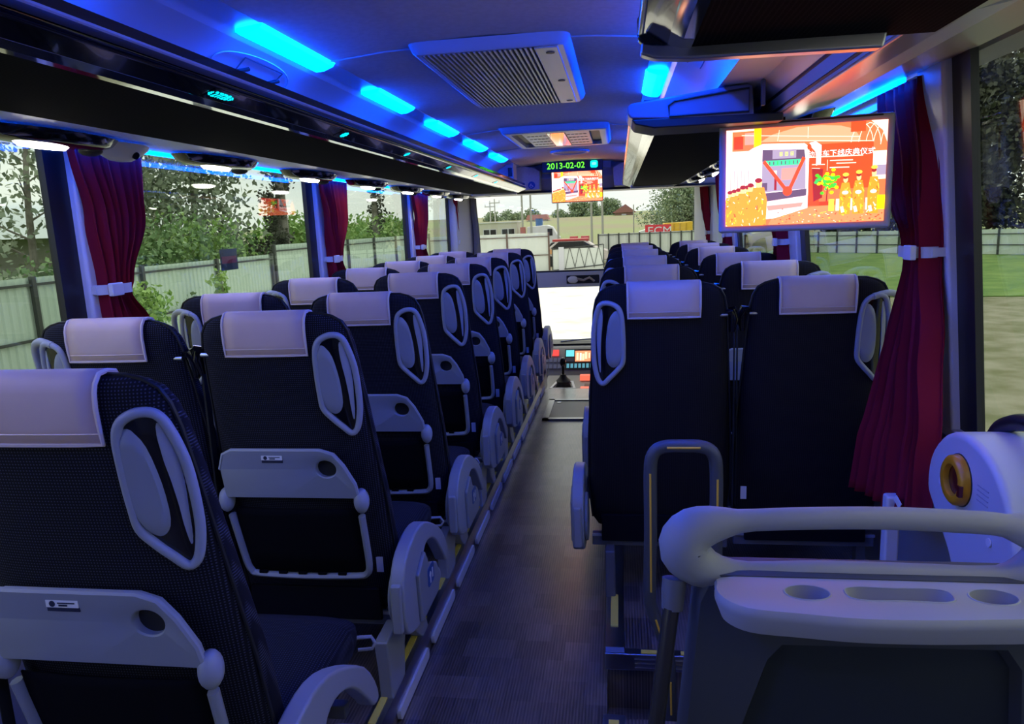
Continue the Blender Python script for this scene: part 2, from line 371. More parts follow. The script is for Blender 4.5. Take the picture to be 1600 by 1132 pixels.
# slanting duct panel between rack and LED channel
duct = [(-.893, 1.882), (-.93, 1.862), (-.965, 1.83), (-.985, 1.795), (-.985, 1.765), (-1.3, 1.765), (-1.3, 1.95), (-.893, 1.95)]
dl = struct(MB().prism(duct, 'y', YR, 6.45).build('wall_upper_left', M_SIDE, smooth=True))
dr = struct(MB().prism(mir(duct), 'y', YR, 6.45).build('wall_upper_right', M_SIDE, smooth=True))
MB().box(-1.8, YR, 1.93, -.8, 7.7, 2.0).build('roof_skin', M_WALL, dl); MB().box(.1, YR, 1.93, 1.1, 7.7, 2.0).build('roof_skin', M_WALL, dr)
MB().box(-1.75, YR, 1.74, XL-.02, 7.7, 1.94).build('cant_rail', M_WALL, dl); MB().box(.90, YR, 1.80, 1.0, 7.7, 1.94).build('cant_rail', M_WALL, dr)
# service panel under racks (outer)
sl = struct(MB().prism([(-1.19, 1.685), (-1.62, 1.715), (-1.62, 1.77), (-1.19, 1.77)], 'y', YR, 7.0).build('wall_service_left', M_SIDE, bevel=.004))
sr = struct(MB().prism([(.44, 1.685), (.46, 1.688), (.865, 1.797), (.90, 1.83), (.44, 1.80)], 'y', YR, 7.0).build('wall_service_right', mat('satin_silver_panel', (.40, .38, .39), .28, .35), bevel=.004))
MB().prism([(-1.512, 1.696), (-1.536, 1.698), (-1.536, 1.712), (-1.512, 1.710)], 'y', YR, 7.0).build('side_led_strip', M_LED2, sl)
MB().prism([(.785, 1.764), (.808, 1.770), (.808, 1.786), (.785, 1.780)], 'y', 2.32, 7.0).build('side_led_strip', M_LED2, sr)
# speaker hatch on the left duct
def ductpt(t):  # t 0..1 down the slant
    P = duct[:5]; k = min(int(t*4), 3); u = t*4-k
    return Vector((P[k][0]*(1-u)+P[k+1][0]*u + .004, 0, P[k][1]*(1-u)+P[k+1][1]*u - .003))
def ductcurve(pts): return [ductpt(t)+Vector((0, y, 0)) for y, t in pts]
sh = empty('roof_hatch_cover', 'flush oval access cover in the blue-lit panel above left luggage rack', 'cover', (0, 0, 0))
arc = [(1.93+.20*math.cos(a)*1.0, .40+.28*math.sin(a)) for a in [2*math.pi*k/28 for k in range(28)]]
MB().tube(ductcurve(arc), .0022, 5, closed=True).build('rim', M_SIDE, sh)
sq = [(1.85, .22), (2.06, .22), (2.06, .58), (1.85, .58)]
dn = []
for i in range(4):
    a, b = sq[i], sq[(i+1) % 4]
    dn += [(a[0]+(b[0]-a[0])*k/6, a[1]+(b[1]-a[1])*k/6) for k in range(6)]
MB().tube(ductcurve(dn), .002, 4, closed=True).build('lid', M_GREYD, sh)
for yy in (1.87, 2.04): MB().tube(ductcurve([(yy-.03, .50), (yy+.03, .36)]), .006, 6).build('latch', M_BLKM, sh)

# ------------------------------------------------ luggage racks
def luggage_rack(name, label, right_side, y0, y1):
    f = mir if right_side else (lambda P: P)
    o = empty(name, label, 'rack', ((.4 if right_side else -1.1), (y0+y1)/2, 1.7))
    ox, oy, oz = o.location
    inv = lambda ob: setattr(ob, 'location', (-ox, -oy, -oz))
    # underside
    a = MB().prism(f([(-.825, 1.681), (-1.19, 1.681), (-1.19, 1.70), (-.825, 1.70)]), 'y', y0, y1).build('underside', M_RIB, o); inv(a)
    a = MB().prism(f([(-.826, 1.679), (-.81, 1.680), (-.79, 1.6865), (-.79, 1.70), (-.826, 1.70)]), 'y', y0, y1).build('chrome_band', M_MIR, o); inv(a)
    a = MB().prism(f([(-.79, 1.687), (-.752, 1.7015), (-.752, 1.75), (-.79, 1.75)]), 'y', y0, y1).build('gloss_front', M_BLK, o, smooth=True); inv(a)
    a = MB().prism(f([(-.753, 1.7005), (-.746, 1.704), (-.744, 1.710), (-.753, 1.712)]), 'y', y0, y1).build('lip_trim', M_BLK, o, smooth=True); inv(a)
    a = MB().prism(f([(-.752, 1.711), (-.746, 1.713), (-.748, 1.724), (-.752, 1.727)]), 'y', y0, y1).build('gloss_rail', M_BLK, o, smooth=True); inv(a)
    a = MB().prism(f([(-.752, 1.727), (-.7495, 1.729), (-.7505, 1.733), (-.79, 1.74)]), 'y', y0, y1).build('edge_trim', M_STRIP, o, smooth=True); inv(a)
    a = MB().prism(f([(-.79, 1.764), (-.985, 1.764), (-.985, 1.70), (-.79, 1.70)]), 'y', y0, y1).build('shelf', M_BLKM, o); inv(a)
    return o
def mk_rib():
    m = mat('ribbed_black_fabric_lining', (.010, .010, .012), .9, 0, .04); N, L, b = nodes(m)
    t = N.new('ShaderNodeTexCoord'); s = N.new('ShaderNodeSeparateXYZ'); L.new(t.outputs['Object'], s.inputs[0])
    a = math_node(N, L, 'SINE', math_node(N, L, 'MULTIPLY', s.outputs['X'], 2*math.pi/.008))
    r = N.new('ShaderNodeValToRGB'); r.color_ramp.elements[0].color = (.002, .002, .005, 1); r.color_ramp.elements[1].color = (.011, .009, .013, 1)
    r.color_ramp.elements[0].position = .45
    L.new(math_node(N, L, 'ADD', math_node(N, L, 'MULTIPLY', a, .5), .5), r.inputs[0]); L.new(r.outputs[0], b.inputs['Base Color'])
    return m
M_RIB = mk_rib()
rl = luggage_rack('luggage_rack', 'long dark overhead luggage rack with chrome edge on the left', False, YR, 6.15)
rn = luggage_rack('luggage_rack', 'near right overhead luggage rack cut off by the picture top, with metal end strip', True, YR, 1.27)
rf = luggage_rack('luggage_rack', 'far right overhead luggage rack behind the large screen', True, 2.30, 6.15)
def addw(o, mb, name, mt, **k):
    ob = mb.build(name, mt, o, **k); l = o.location; ob.location = (-l[0], -l[1], -l[2]); return ob
# near rack end strip
addw(rn, MB().prism([(.038, 1.676), (.06, 1.668), (.11, 1.664), (.40, 1.660), (.405, 1.684), (.11, 1.686), (.06, 1.690), (.040, 1.694)], 'y', 1.245, 1.275), 'end_strip', M_ALU, bevel=.004)
addw(rn, MB().prism([(.05, 1.685), (.034, 1.70), (.034, 1.73), (.055, 1.765), (.27, 1.765), (.44, 1.70), (.44, 1.684)], 'y', 1.250, 1.272), 'end_plate', M_BLK, bevel=.004)
cov = MB().prism([(.040, 1.692), (.030, 1.702), (.028, 1.722), (.038, 1.732), (.10, 1.739), (.345, 1.766), (.360, 1.760), (.365, 1.682), (.20, 1.682)], 'y', 2.13, 2.33)
addw(rf, cov, 'end_cover', mat('smoky_blue_grey_cover', (.16, .17, .24), .3), bevel=.006)
cov = MB().tube([(.142, 2.127, 1.692), (.350, 2.127, 1.692), (.350, 2.127, 1.752), (.155, 2.127, 1.731), (.140, 2.127, 1.72)], .003, 6, closed=True)
addw(rf, cov, 'cover_groove', M_BLKM)
addw(rf, MB().prism([(.05, 1.676), (.04, 1.690), (.44, 1.686), (.44, 1.664), (.10, 1.664)], 'y', 2.13, 2.32), 'cover_lip', M_BLKM, bevel=.004)
addw(rf, MB().box(.10, 6.10, 1.665, .44, 6.16, 1.685), 'end_strip', M_ALU, bevel=.004)
addw(rl, MB().box(-1.19, 6.10, 1.665, -.82, 6.16, 1.685), 'end_strip', M_ALU, bevel=.004)
gapc = MB().prism([(.185, 1.885), (.215, 1.858), (.32, 1.80), (.43, 1.735), (.437, 1.69), (.60, 1.72), (.60, 1.95), (.185, 1.95)], 'y', 1.27, 2.31)
gapc.build('gap_cover', M_SIDE, dr, smooth=True)
MB().tube([(.205, 1.27, 1.862), (.205, 2.3, 1.862)], .003, 6).build('cover_line', M_GREYD, dr); MB().tube([(.240, 1.27, 1.842), (.240, 2.3, 1.842)], .002, 6).build('cover_line', M_GREYD, dr)
for x_, z_ in ((.440, 1.700), (.432, 1.735)): MB().tube([(x_-.004, 1.27, z_), (x_-.004, 2.3, z_)], .004, 6).build('cover_line', M_BLKM, dr)
MB().box(.375, 2.08, 1.70, .383, 2.10, 1.79).build('rack_bracket', M_GREYD)
tag(bpy.data.objects['rack_bracket'], 'slim upright bracket in the gap beside blue rack end cover', 'bracket')
# seat number displays
ND = Vector((.37, 0, -.93)).normalized(); UPV = Vector((.93, 0, .37)).normalized()
NM = Matrix.Identity(4)
for i in range(3): NM[i][0] = (0, 1, 0)[i]; NM[i][1] = UPV[i]; NM[i][2] = ND[i]
for i, y in enumerate([1.427, 2.10, 2.74, 3.43, 4.10, 4.78]):
    c0 = Vector((-.771, y, 1.6943))
    d = bpy.data.objects.new('number_display', MB().box(-.045, -.017, -.0005, .045, .017, .0012).mesh('number_display', M_BLK)); C.objects.link(d); d.parent = rl
    T = NM.copy(); T.translation = c0 - rl.location; d.matrix_local = T
    if i == 0:
        t = lettering('27/28', .026, M_NUM, d, (0, 0, .0018), (0, 0, 0), 'lettering', .0003)
        for s_ in (-1, 1):
            q = MB()
            for a_, b_ in ((0, 0), (.004, .003), (.004, -.003), (.008, 0), (.0, .005), (.0, -.005)): q.box(s_*(.036+a_)-.0014, b_-.0014, .0012, s_*(.036+a_)+.0014, b_+.0014, .002)
            q.build('lit_icon', M_NUM, d)
    else:
        q = MB()
        for a in range(8): q.box(.013*math.cos(a*.785)-.0035, .010*math.sin(a*.785)-.0028, .0012, .013*math.cos(a*.785)+.0035, .010*math.sin(a*.785)+.0028, .002)
        q.box(-.005, -.005, .0012, .005, .005, .002).build('lit_icon', M_NUM, d)

# reading-lamp pods
def pod(loc, label, tilt, ls=1.0):
    o = empty('reading_lamp', label, 'lamp', loc, 'reading lamps under the racks')
    rings = []
    for a, z in ((.02, -.034), (.07, -.030), (.085, -.02), (.095, 0)):
        k = a/.095
        rings.append([(math.cos(t)*.10*k, math.sin(t)*.235*k, z + tilt*math.cos(t)*.10*k) for t in [2*math.pi*j/20 for j in range(20)]])
    MB().loft(rings).build('housing', M_BLK, o, smooth=True)
    rings = []
    for k, z in ((.3, -.0445), (.8, -.0425), (1, -.031)):
        rings.append([(ls*math.cos(t)*.048*k+.015, ls*math.sin(t)*.12*k-.04, z + tilt*math.cos(t)*.048*k) for t in [2*math.pi*j/16 for j in range(16)]])
    MB().loft(rings).build('lens', M_LAMP, o, smooth=True)
    MB().ell((.0, .15, -.032), (.03, .03, .014)).build('air_nozzle', M_BLKM, o, smooth=True)
    return o
side_txt = ['nearest the camera', 'second', 'third', 'fourth', 'fifth', 'sixth', 'farthest']
for k in range(7):
    pod((-1.40, 1.72+.80*k, 1.694), 'oval reading lamp pod under left luggage rack, %s in that row' % side_txt[k], -.07, .72)
for k in range(5):
    pod((.62, 2.75+.80*k, 1.728), 'oval reading lamp pod under far right luggage rack, %s in that row' % ['nearest', 'second', 'third', 'fourth', 'farthest'][k], .26, .45)
for x_, tl_, ly_, sd_ in ((-1.40, -.07, 1.694, 'left'), (.62, .26, 1.728, 'right')):
    for y_, w_ in ((.92, 'nearer the lens'), (.12, 'level with the lens')): pod((x_, y_, ly_), 'oval reading lamp pod under the %s rack just outside the picture, %s' % (sd_, w_), tl_, .9)
# round camera unit under left rack
cm = empty('ceiling_camera', 'small white wing-shaped camera unit under left rack in front of the nearest curtain', 'camera', (-1.40, 1.99, 1.69))
MB().loft([[(x*k, y*k, z) for x, y in [(math.cos(t)*.055, math.sin(t)*.12) for t in [2*math.pi*j/18 for j in range(18)]]] for k, z in ((1, 0), (.92, -.012), (.6, -.032), (.35, -.044), (.1, -.047))]).build('body', M_TRIM, cm, smooth=True)
MB().cyl((.028, .02, -.026), (1, -.25, -.5), .011, .012).build('lens', M_BLK, cm, smooth=True)

# ================================================================== windscreen end
fr = struct(MB().box(-1.72, 7.66, -.8, 1.0, 7.74, .13).build('wall_front', M_BLKM))
MB().box(-1.5, 7.60, .765, .76, 7.70, .925).build('crossbeam', mat('grey_blind_box', (.55, .54, .54), .5), fr, bevel=.008)
MB().box(-.535, 7.592, .80, -.20, 7.602, .885).build('recess', M_BLKM, fr, bevel=.01)
MB().ell((-.47, 7.585, .842), (.055, .02, .038)).build('knob', M_WHT, fr, smooth=True)
MB().tube([(-.43, 7.585, .85), (-.36, 7.58, .835), (-.30, 7.585, .86), (-.25, 7.585, .82)], .012, 8).build('rod', M_STEEL, fr, smooth=True)
MB().box(-1.5, 7.60, .925, .76, 7.64, .94).build('ledge', M_BLKM, fr)
struct(MB().box(-1.62, 7.70, .13, .92, 7.705, 1.95).build('window_11', M_GLF))
# A pillars
ap = MB().prism([(-1.64, 7.15), (-1.56, 7.15), (-1.50, 7.35), (-1.46, 7.62), (-1.50, 7.7), (-1.66, 7.7)], 'z', -.1, 1.8)
ap.build('pillar', M_TRIM, wl, bevel=.01)
ap = MB().prism([(.95, 7.1), (.86, 7.1), (.80, 7.35), (.745, 7.62), (.78, 7.7), (.97, 7.7)], 'z', -.1, 1.85)
ap.build('pillar', M_TRIM, wr, bevel=.01)
# header over the windscreen
hd = MB().prism([(6.55, 1.95), (6.50, 1.80), (6.60, 1.70), (7.2, 1.695), (7.70, 1.76), (7.7, 1.95)], 'x', -1.64, .95)
hd = struct(hd.build('wall_header', mat('grey_header_panel', (.50, .46, .46), .5), bevel=.008))
MB().prism([(-.86, 1.92), (-.86, 1.74), (-.80, 1.705), (-.66, 1.705), (-.65, 1.86), (-.70, 1.89)], 'y', 6.40, 6.58).build('cover_panel', M_CEIL, hd, bevel=.01)
MB().prism([(.16, 1.92), (.16, 1.74), (.08, 1.705), (-.03, 1.705), (-.04, 1.86), (.02, 1.89)], 'y', 6.40, 6.58).build('cover_panel', M_CEIL, hd, bevel=.01)
MB().box(-.64, 6.45, 1.86, -.05, 6.6, 1.935).build('cover_panel', M_SIDE, hd, bevel=.01)
MB().box(-1.6, 6.58, 1.685, .9, 6.64, 1.70).build('seal', M_BLKM, hd)
MB().prism([(-.82, 1.93), (-.82, 1.74), (-.81, 1.71), (-.90, 1.72), (-1.0, 1.765), (-.98, 1.93)], 'y', 6.0, 6.18).build('rack_end_cap', M_SIDE, dl, bevel=.008)
MB().box(-.865, 5.99, 1.80, -.83, 6.0, 1.87).build('tinted_panel', M_BLK, dl)
# wheelchair sign
ws = empty('round_blue_sign', 'round blue pictogram sticker on the grey header left of front screen', 'sign', (-.725, 6.395, 1.745))
MB().cyl((0, 0, 0), (0, -1, 0), .031, .003, 24).build('disc', mat('blue_sign', (.02, .10, .42), .5), ws)
MB().tube([(-.004, -.005, .014), (-.004, -.005, -.002), (.008, -.005, -.002), (.012, -.005, -.014)], .0028, 6).tube([(-.004+.011*math.cos(a), -.005, -.006+.011*math.sin(a)) for a in [math.pi*.55+k*.35 for k in range(12)]], .002, 5).build('pictogram', M_WHT, ws)

# LED date display
dd = empty('date_display', 'dark box with green glowing date letters under the front ceiling', 'display', (-.365, 6.28, 1.885))
MB().box(-.255, 0, -.052, .245, .16, .045).build('housing', mat('dark_blue_display', (.01, .015, .05), .3), dd, bevel=.005)
M_GRN = emis('green_led', (.12, 1.0, .02), 1.3)
lettering('2013-02-02', .068, M_GRN, dd, (-.058, -.004, -.004), (R(90), 0, 0), 'lettering', .001)
MB().prism(rrect(.145, -.028, .205, .028, .014), 'y', -.006, -.002).build('lit_square', emis('teal_led', (.0, .85, .45), 1.4), dd)
MB().prism(rrect(.158, -.008, .192, .014, .006), 'y', -.008, -.006).build('lit_symbol', emis('pale_teal_led', (.15, .95, .95), 1.0), dd)

# ================================================================== screens
W_, H_ = 1.0, .6
def E(c, s=1.0): return emis('screen_%d_%d_%d' % tuple(int(255*x) for x in c), c, s)
PAL = {'bg': (1.0, .105, .035), 'dk': (.7, .03, .008), 'dome': (1.0, .22, .12), 'white': (1.0, .80, .80), 'pink': (.95, .40, .42), 'grey': (.22, .17, .24),
       'green': (.03, .32, .06), 'lime': (.05, .36, .01), 'yel': (1, .68, .0), 'or': (.98, .19, .015), 'gold': (1.0, .40, .04), 'skin': (1.0, .40, .16), 'red': (1.0, .045, .01), 'brown': (.20, .012, .012), 'rose': (.95, .18, .15), 'cream': (1, .56, .40), 'floor': (.95, .16, .06), 'lamp': (.45, .55, .10), 'teal': (.04, .42, .18), 'dgrey': (.08, .045, .08)}
PN = list(PAL); SM = [E(PAL[k], 1.5) for k in PN]
class Pic:
    def __init__(s): s.mb = MB(); s.z = 0
    def poly(s, c, pts):
        s.z += 1; y = -.00012*s.z; pts = [(min(1, max(0, p[0])), min(1, max(0, p[1]))) for p in pts]
        n = len(pts); s.mb.add([(p[0]*1.0-.5, y, (p[1]-.5)*.6) for p in pts], [tuple(range(n))], PN.index(c)); return s
    def rect(s, c, x0, y0, x1, y1): return s.poly(c, [(x0, y0), (x1, y0), (x1, y1), (x0, y1)])
    def disc(s, c, x, y, rx, ry, n=14): return s.poly(c, [(x+rx*math.cos(2*math.pi*k/n), y+ry*math.sin(2*math.pi*k/n)) for k in range(n)])
    def line(s, c, a, b, w):
        d = Vector((b[0]-a[0], (b[1]-a[1])*.6)); n = Vector((-d.y, d.x)).normalized()*w/2
        return s.poly(c, [(a[0]+n.x, a[1]+n.y/.6), (b[0]+n.x, b[1]+n.y/.6), (b[0]-n.x, b[1]-n.y/.6), (a[0]-n.x, a[1]-n.y/.6)])
rd = random.Random(3)
pc = Pic()
pc.rect('bg', 0, 0, 1, 1)
pc.rect('cream', 0, .62, .2, 1); pc.rect('bg', .04, .78, .19, .98); pc.rect('dk', .05, .80, .11, .93); pc.rect('rose', .12, .84, .18, .96)
pc.poly('dome', [(.22, .86), (.3, .93), (.45, .985), (.6, .99), (.72, .97), (.80, .93), (.84, .84), (.84, .80), (.5, .84)])
pc.line('cream', (.10, .94), (.84, .85), .004); pc.line('cream', (.33, .86), (.34, .97), .003); pc.line('cream', (.52, .87), (.52, .98), .003)
for k in range(5):
    xx = .80+.045*k
    for j in range(8):
        a0, a1 = math.pi*(.95-.11*j), math.pi*(.95-.11*(j+1))
        pc.line('cream', (xx+.05+.07*math.cos(a0), .72+.26*math.sin(a0)), (xx+.05+.07*math.cos(a1), .72+.26*math.sin(a1)), .004)
pc.poly('cream', [(.9, 1), (1, 1), (1, .78), (.97, .9)]); pc.rect('red', .78, .9, .87, 1)
pc.rect('red', .50, .34, .92, .80); pc.line('cream', (.34, .86), (.92, .80), .004)
pc.rect('cream', .92, .42, 1, .70); pc.rect('grey', .94, .46, 1, .60); pc.rect('white', .93, .56, 1, .6)
for k, (x0, x1, yy) in enumerate([(.55, .63, .60), (.66, .80, .63), (.70, .82, .60), (.55, .60, .56), (.66, .78, .56), (.54, .58, .52)]): pc.line('cream', (x0, yy), (x1, yy-.005), .006)
pc.line('cream', (.645, .64), (.645, .53), .003); pc.line('cream', (.53, .675), (.86, .665), .006)
pc.poly('white', [(.53, .82), (.57, .83), (.605, .79), (.605, .60), (.575, .59), (.575, .72), (.54, .78)])
pc.rect('yel', .18, .80, .225, 1)
# bus on the screen
pc.poly('white', [(0, .62), (.17, .80), (.24, .84), (.5, .82), (.53, .78), (.53, .10), (.25, .06), (.22, .28), (0, .28)])
pc.poly('cream', [(.02, .60), (.10, .69), (.165, .72), (.165, .30), (.02, .30)])
for k in range(6): pc.rect('grey', .03+.023*k, .34, .034+.023*k, .58)
pc.poly('dgrey', [(.235, .78), (.5, .76), (.51, .66), (.235, .66)]); pc.rect('grey', .30, .68, .45, .77)
for k in range(3):
    x = .345+.035*k; pc.rect('lamp', x, .705, x+.018, .745); pc.rect('grey', x+.005, .712, x+.013, .722); pc.rect('grey', x+.005, .728, x+.013, .738)
pc.poly('grey', [(.235, .66), (.51, .66), (.515, .36), (.235, .34)])
pc.rect('teal', .25, .61, .48, .665)
for k in range(9): pc.rect('dgrey' if k % 3 else 'green', .255+.025*k, .62, .262+.025*k, .655)
pc.rect('rose', .36, .46, .46, .58); pc.rect('cream', .31, .50, .33, .56); pc.rect('brown', .315, .36, .33, .5); pc.rect('dgrey', .235, .36, .27, .44)
pc.poly('dgrey', [(.23, .33), (.52, .36), (.52, .29), (.23, .24)])
pc.poly('pink', [(.23, .24), (.53, .29), (.53, .14), (.25, .10)]); pc.poly('rose', [(.27, .20), (.50, .22), (.49, .18), (.28, .15)])
pc.line('red', (.245, .66), (.385, .37), .022); pc.line('red', (.50, .68), (.415, .37), .022); pc.disc('red', .40, .345, .030, .05); pc.disc('red', .53, .78, .014, .03)
pc.rect('red', .53, .18, .60, .54); pc.poly('brown', [(.565, .22), (.62, .26), (.62, .55), (.55, .56)])
# ground with speckle
pc.poly('floor', [(.28, 0), (1, 0), (1, .2), (.55, .17), (.30, .06)])
for k in range(110):
    x = rd.uniform(.32, .99); yv = rd.uniform(.005, .16); pc.disc(rd.choice(['cream', 'red', 'gold', 'dk']), x, yv, rd.uniform(.003, .008), rd.uniform(.003, .007), 5)
# plant
for k in range(60):
    x = rd.gauss(.655, .035); yv = rd.gauss(.42, .045); pc.disc(rd.choice(['lime', 'lime', 'green', 'yel']), x, yv, .014, .018, 6)
pc.line('brown', (.65, .36), (.645, .18), .008); pc.rect('dk', .60, .18, .70, .22)
for k in range(7): pc.rect('cream' if k % 2 else 'gold', .66+.045*k, .12, .695+.045*k, .24)
def person(x, y0, h, w, face=True):
    pc.poly('or', [(x-w*.5, y0), (x+w*.5, y0), (x+w*.55, y0+h*.55), (x+w*.35, y0+h*.80), (x-w*.35, y0+h*.80), (x-w*.55, y0+h*.5)])
    pc.disc('skin', x, y0+h*.88, w*.22, h*.085); pc.disc('brown', x-.002, y0+h*.94, w*.24, h*.05)
    for k in range(16):
        px, py = x+rd.uniform(-w*.45, w*.45), y0+rd.uniform(.03, .75)*h
        pc.line(rd.choice(['gold', 'yel', 'cream', 'red', 'gold']), (px, py), (px+rd.uniform(-.015, .015), py+rd.uniform(-.05, .05)), .005)
for k in range(6): person(.03+.028*k, 0, .38+.012*k, .075)
for k in range(3): person(.115+.05*k, -.01, .44+.02*k, .085)
person(.215, -.02, .52, .10)
for x, h in ((.76, .40), (.84, .42), (.93, .46)):
    person(x, .08, h, .065); pc.line('cream', (x-.01, .10), (x-.02, .16), .02); pc.disc('cream', x, .30, .02, .02); pc.disc('gold', x, .08+h+.0, .02, .02, 8)
pc.rect('yel', .955, .12, 1, .26)
PIC = pc.mb.mesh('screen_image', SM)
def screen(label, loc, rotz, w, rim, thick, frame_mat, tilt=0, zs_=1.0):
    o = empty('television', label, 'screen', loc); o.rotation_euler = (tilt, 0, rotz)
    h = w*.6*zs_
    MB().box(-w/2-rim, 0, -h/2-rim, w/2+rim, thick, h/2+rim).build('casing', frame_mat, o, bevel=.008)
    i = bpy.data.objects.new('screen_image', PIC); C.objects.link(i); i.parent = o; i.location = (0, -.003, 0); i.scale = (w, 1, w*zs_)
    t = lettering('动客车下线庆典仪式', .046*w, SM[PN.index('white')], o, (.215*w, -.034, .13*w), (R(90), 0, 0), 'lettering', .0002)
    t.location = (.225*w, -.004-.00012*pc.z, .128*w)
    return o
# flatten picture layers: keep depth under 5 cm on the mesh -> scale Y
for v in PIC.vertices: v.co.y *= .05
PIC.update()
M_TVF = mat('silver_screen_casing', (.36, .36, .42), .4)
tv = screen('large wide screen with silver frame hanging under the gap in the right rack', (.509, 2.19, 1.522), R(-8), .4125, .019, .045, M_TVF, 0, 1.07)
for ch in tv.children:
    if ch.name.startswith(('screen_image', 'lettering')): ch.location.y = ch.location.y if ch.name.startswith('screen') else -.006
MB().tube([(-.12, .03, .12), (-.12, .05, .17)], .014, 8).build('mount_arm', M_BLKM, tv)
MB().box(-.20, .0, .138, .20, .07, .150).build('mount_plate', M_BLKM, tv, bevel=.006)
tf = screen('small flat screen hanging under the green date display', (-.335, 6.30, 1.715), R(2), .415, .007, .03, M_BLK, R(-3))
for ch in tf.children:
    if ch.name.startswith('lettering'): ch.location.y = -.006
MB().box(-.15, 0, .125, .15, .03, .20).build('mount_plate', M_BLKM, tf)

# ================================================================== ceiling fittings
M_VENT = mat('silver_grey_vent_plastic', (.58, .58, .62), .35)
v1 = empty('roof_vent', 'large square grille of thin bars in the blue-lit ceiling', 'vent', (-.345, 2.59, 1.922))
fo = MB().loft([[(x, y, z) for x, y in rrect(-w, -l, w, l, .03)] for w, l, z in ((.225, .51, .0), (.216, .50, -.022), (.205, .49, -.030))], cap0=False, cap1=False)
fo.loft([[(x, y, z) for x, y in rrect(-w, -l, w, l, .012)] for w, l, z in ((.205, .49, -.030), (.19, .485, -.031), (.187, .482, -.008))], cap0=False, cap1=False).build('frame', M_VENT, v1, smooth=True)
MB().box(-.19, -.485, -.010, .19, .485, -.006).build('backing', M_BLKM, v1)
MB().box(.125, -.48, -.034, .19, .48, -.026).build('side_panel', M_VENT, v1, bevel=.003)
for yy in (-.42, 0, .42): MB().cyl((.165, yy, -.036), 'z', .012, .004).build('screw', M_BLKM, v1)
bar = MB().box(-.003, -.48, -.033, .003, .48, -.022).mesh('slat', M_VENT)
for k in range(22):
    o = bpy.data.objects.new('slat', bar); C.objects.link(o); o.parent = v1; o.location = (-.182+.0142*k, 0, 0)
q = MB()
for k in range(40): q.box(-.187, -.475+.0242*k, -.026, .125, -.472+.0242*k, -.020)
q.build('cross_wires', M_VENT, v1, kind='stuff')
v2 = empty('air_unit', 'rectangular ceiling unit with two dotted speaker panels before the front screen', 'vent', (-.325, 4.38, 1.922))
MB().loft([[(x, y, z) for x, y in rrect(-w, -l, w, l, .02)] for w, l, z in ((.29, .43, 0), (.275, .415, -.03), (.26, .40, -.034), (.235, .35, -.034), (.23, .345, -.012))], cap0=False, cap1=False).build('frame', M_VENT, v2, smooth=True)
MB().box(-.232, -.347, -.012, .232, .347, -.008).build('backing', M_BLKM, v2)
for s in (-1, 1): MB().box(min(s*.05, s*.18), -.33, -.032, max(s*.05, s*.18), .33, -.014).build('speaker_panel', M_VENT, v2, bevel=.004)
MB().box(-.048, -.33, -.034, .048, .33, -.014).build('lamp_cover', mat('glossy_lamp_cover', (.5, .5, .5), .08, .8), v2, bevel=.003)
dot = MB().cyl((0, 0, -.0335), 'z', .0095, .003, 10).mesh('perforation', M_BLKM)
for s in (-1, 1):
    for a in range(5):
        for b in range(4):
            o = bpy.data.objects.new('perforation', dot); C.objects.link(o); o.parent = v2; o.location = (s*(.065+.022*a), -.22+b*.14, 0)
ov = empty('ceiling_light', 'flat oval ring fitting on the ceiling just before the date display', 'lamp', (-.335, 5.45, 1.924))
MB().tube([(math.cos(t)*.13, math.sin(t)*.13, -.006) for t in [2*math.pi*k/28 for k in range(28)]], .011, 8, closed=True).build('ring', M_SIDE, ov, smooth=True)
MB().cyl((0, 0, -.01), 'z', .12, .008, 28).build('cover', M_CEIL, ov)

# ================================================================== coach seats
SEC = [(.24, .215, .07, .03), (.27, .232, .11, .01), (.40, .243, .15, 0), (.58, .238, .145, 0), (.80, .224, .125, 0), (.95, .215, .11, 0), (1.03, .209, .10, 0), (1.07, .201, .085, .004), (1.095, .187, .07, .010), (1.108, .165, .055, .016), (1.116, .135, .04, .024)]
def yr(z): return .165*(1.10-z)
def sec(z):
    for (z0, a0, t0, i0), (z1, a1, t1, i1) in zip(SEC, SEC[1:]):
        if z <= z1: 
            k = max(0, (z-z0)/(z1-z0)); return a0+(a1-a0)*k, t0+(t1-t0)*k, i0+(i1-i0)*k
    return SEC[-1][1:]
EXP = 3.0
def surf(x, z):   # rear surface of the backrest (local y)
    a, t, i = sec(z); u = min(abs(x)/a, 1.0)
    return yr(z)+i+t/2 - t/2*(1-u**EXP)**(1/EXP)
def section(z, n=36, grow=0):
    a, t, i = sec(z); pts = []
    for k in range(n):
        th = 2*math.pi*k/n; c, s = math.cos(th), math.sin(th)
        e = 2/EXP
        pts.append(((a+grow)*math.copysign(abs(c)**e, c), yr(z)+i+t/2+(t/2+grow)*math.copysign(abs(s)**e, s), z))
    return pts
RING = [(.110, 1.013), (.120, 1.043), (.140, 1.057), (.164, 1.062), (.184, 1.056), (.197, 1.033), (.205, .98), (.208, .92), (.206, .856), (.198, .804), (.180, .789), (.158, .808), (.130, .835), (.109, .862), (.106, .90), (.106, .95)]
RING = [(x+.10*(.21-x), z) for x, z in RING]
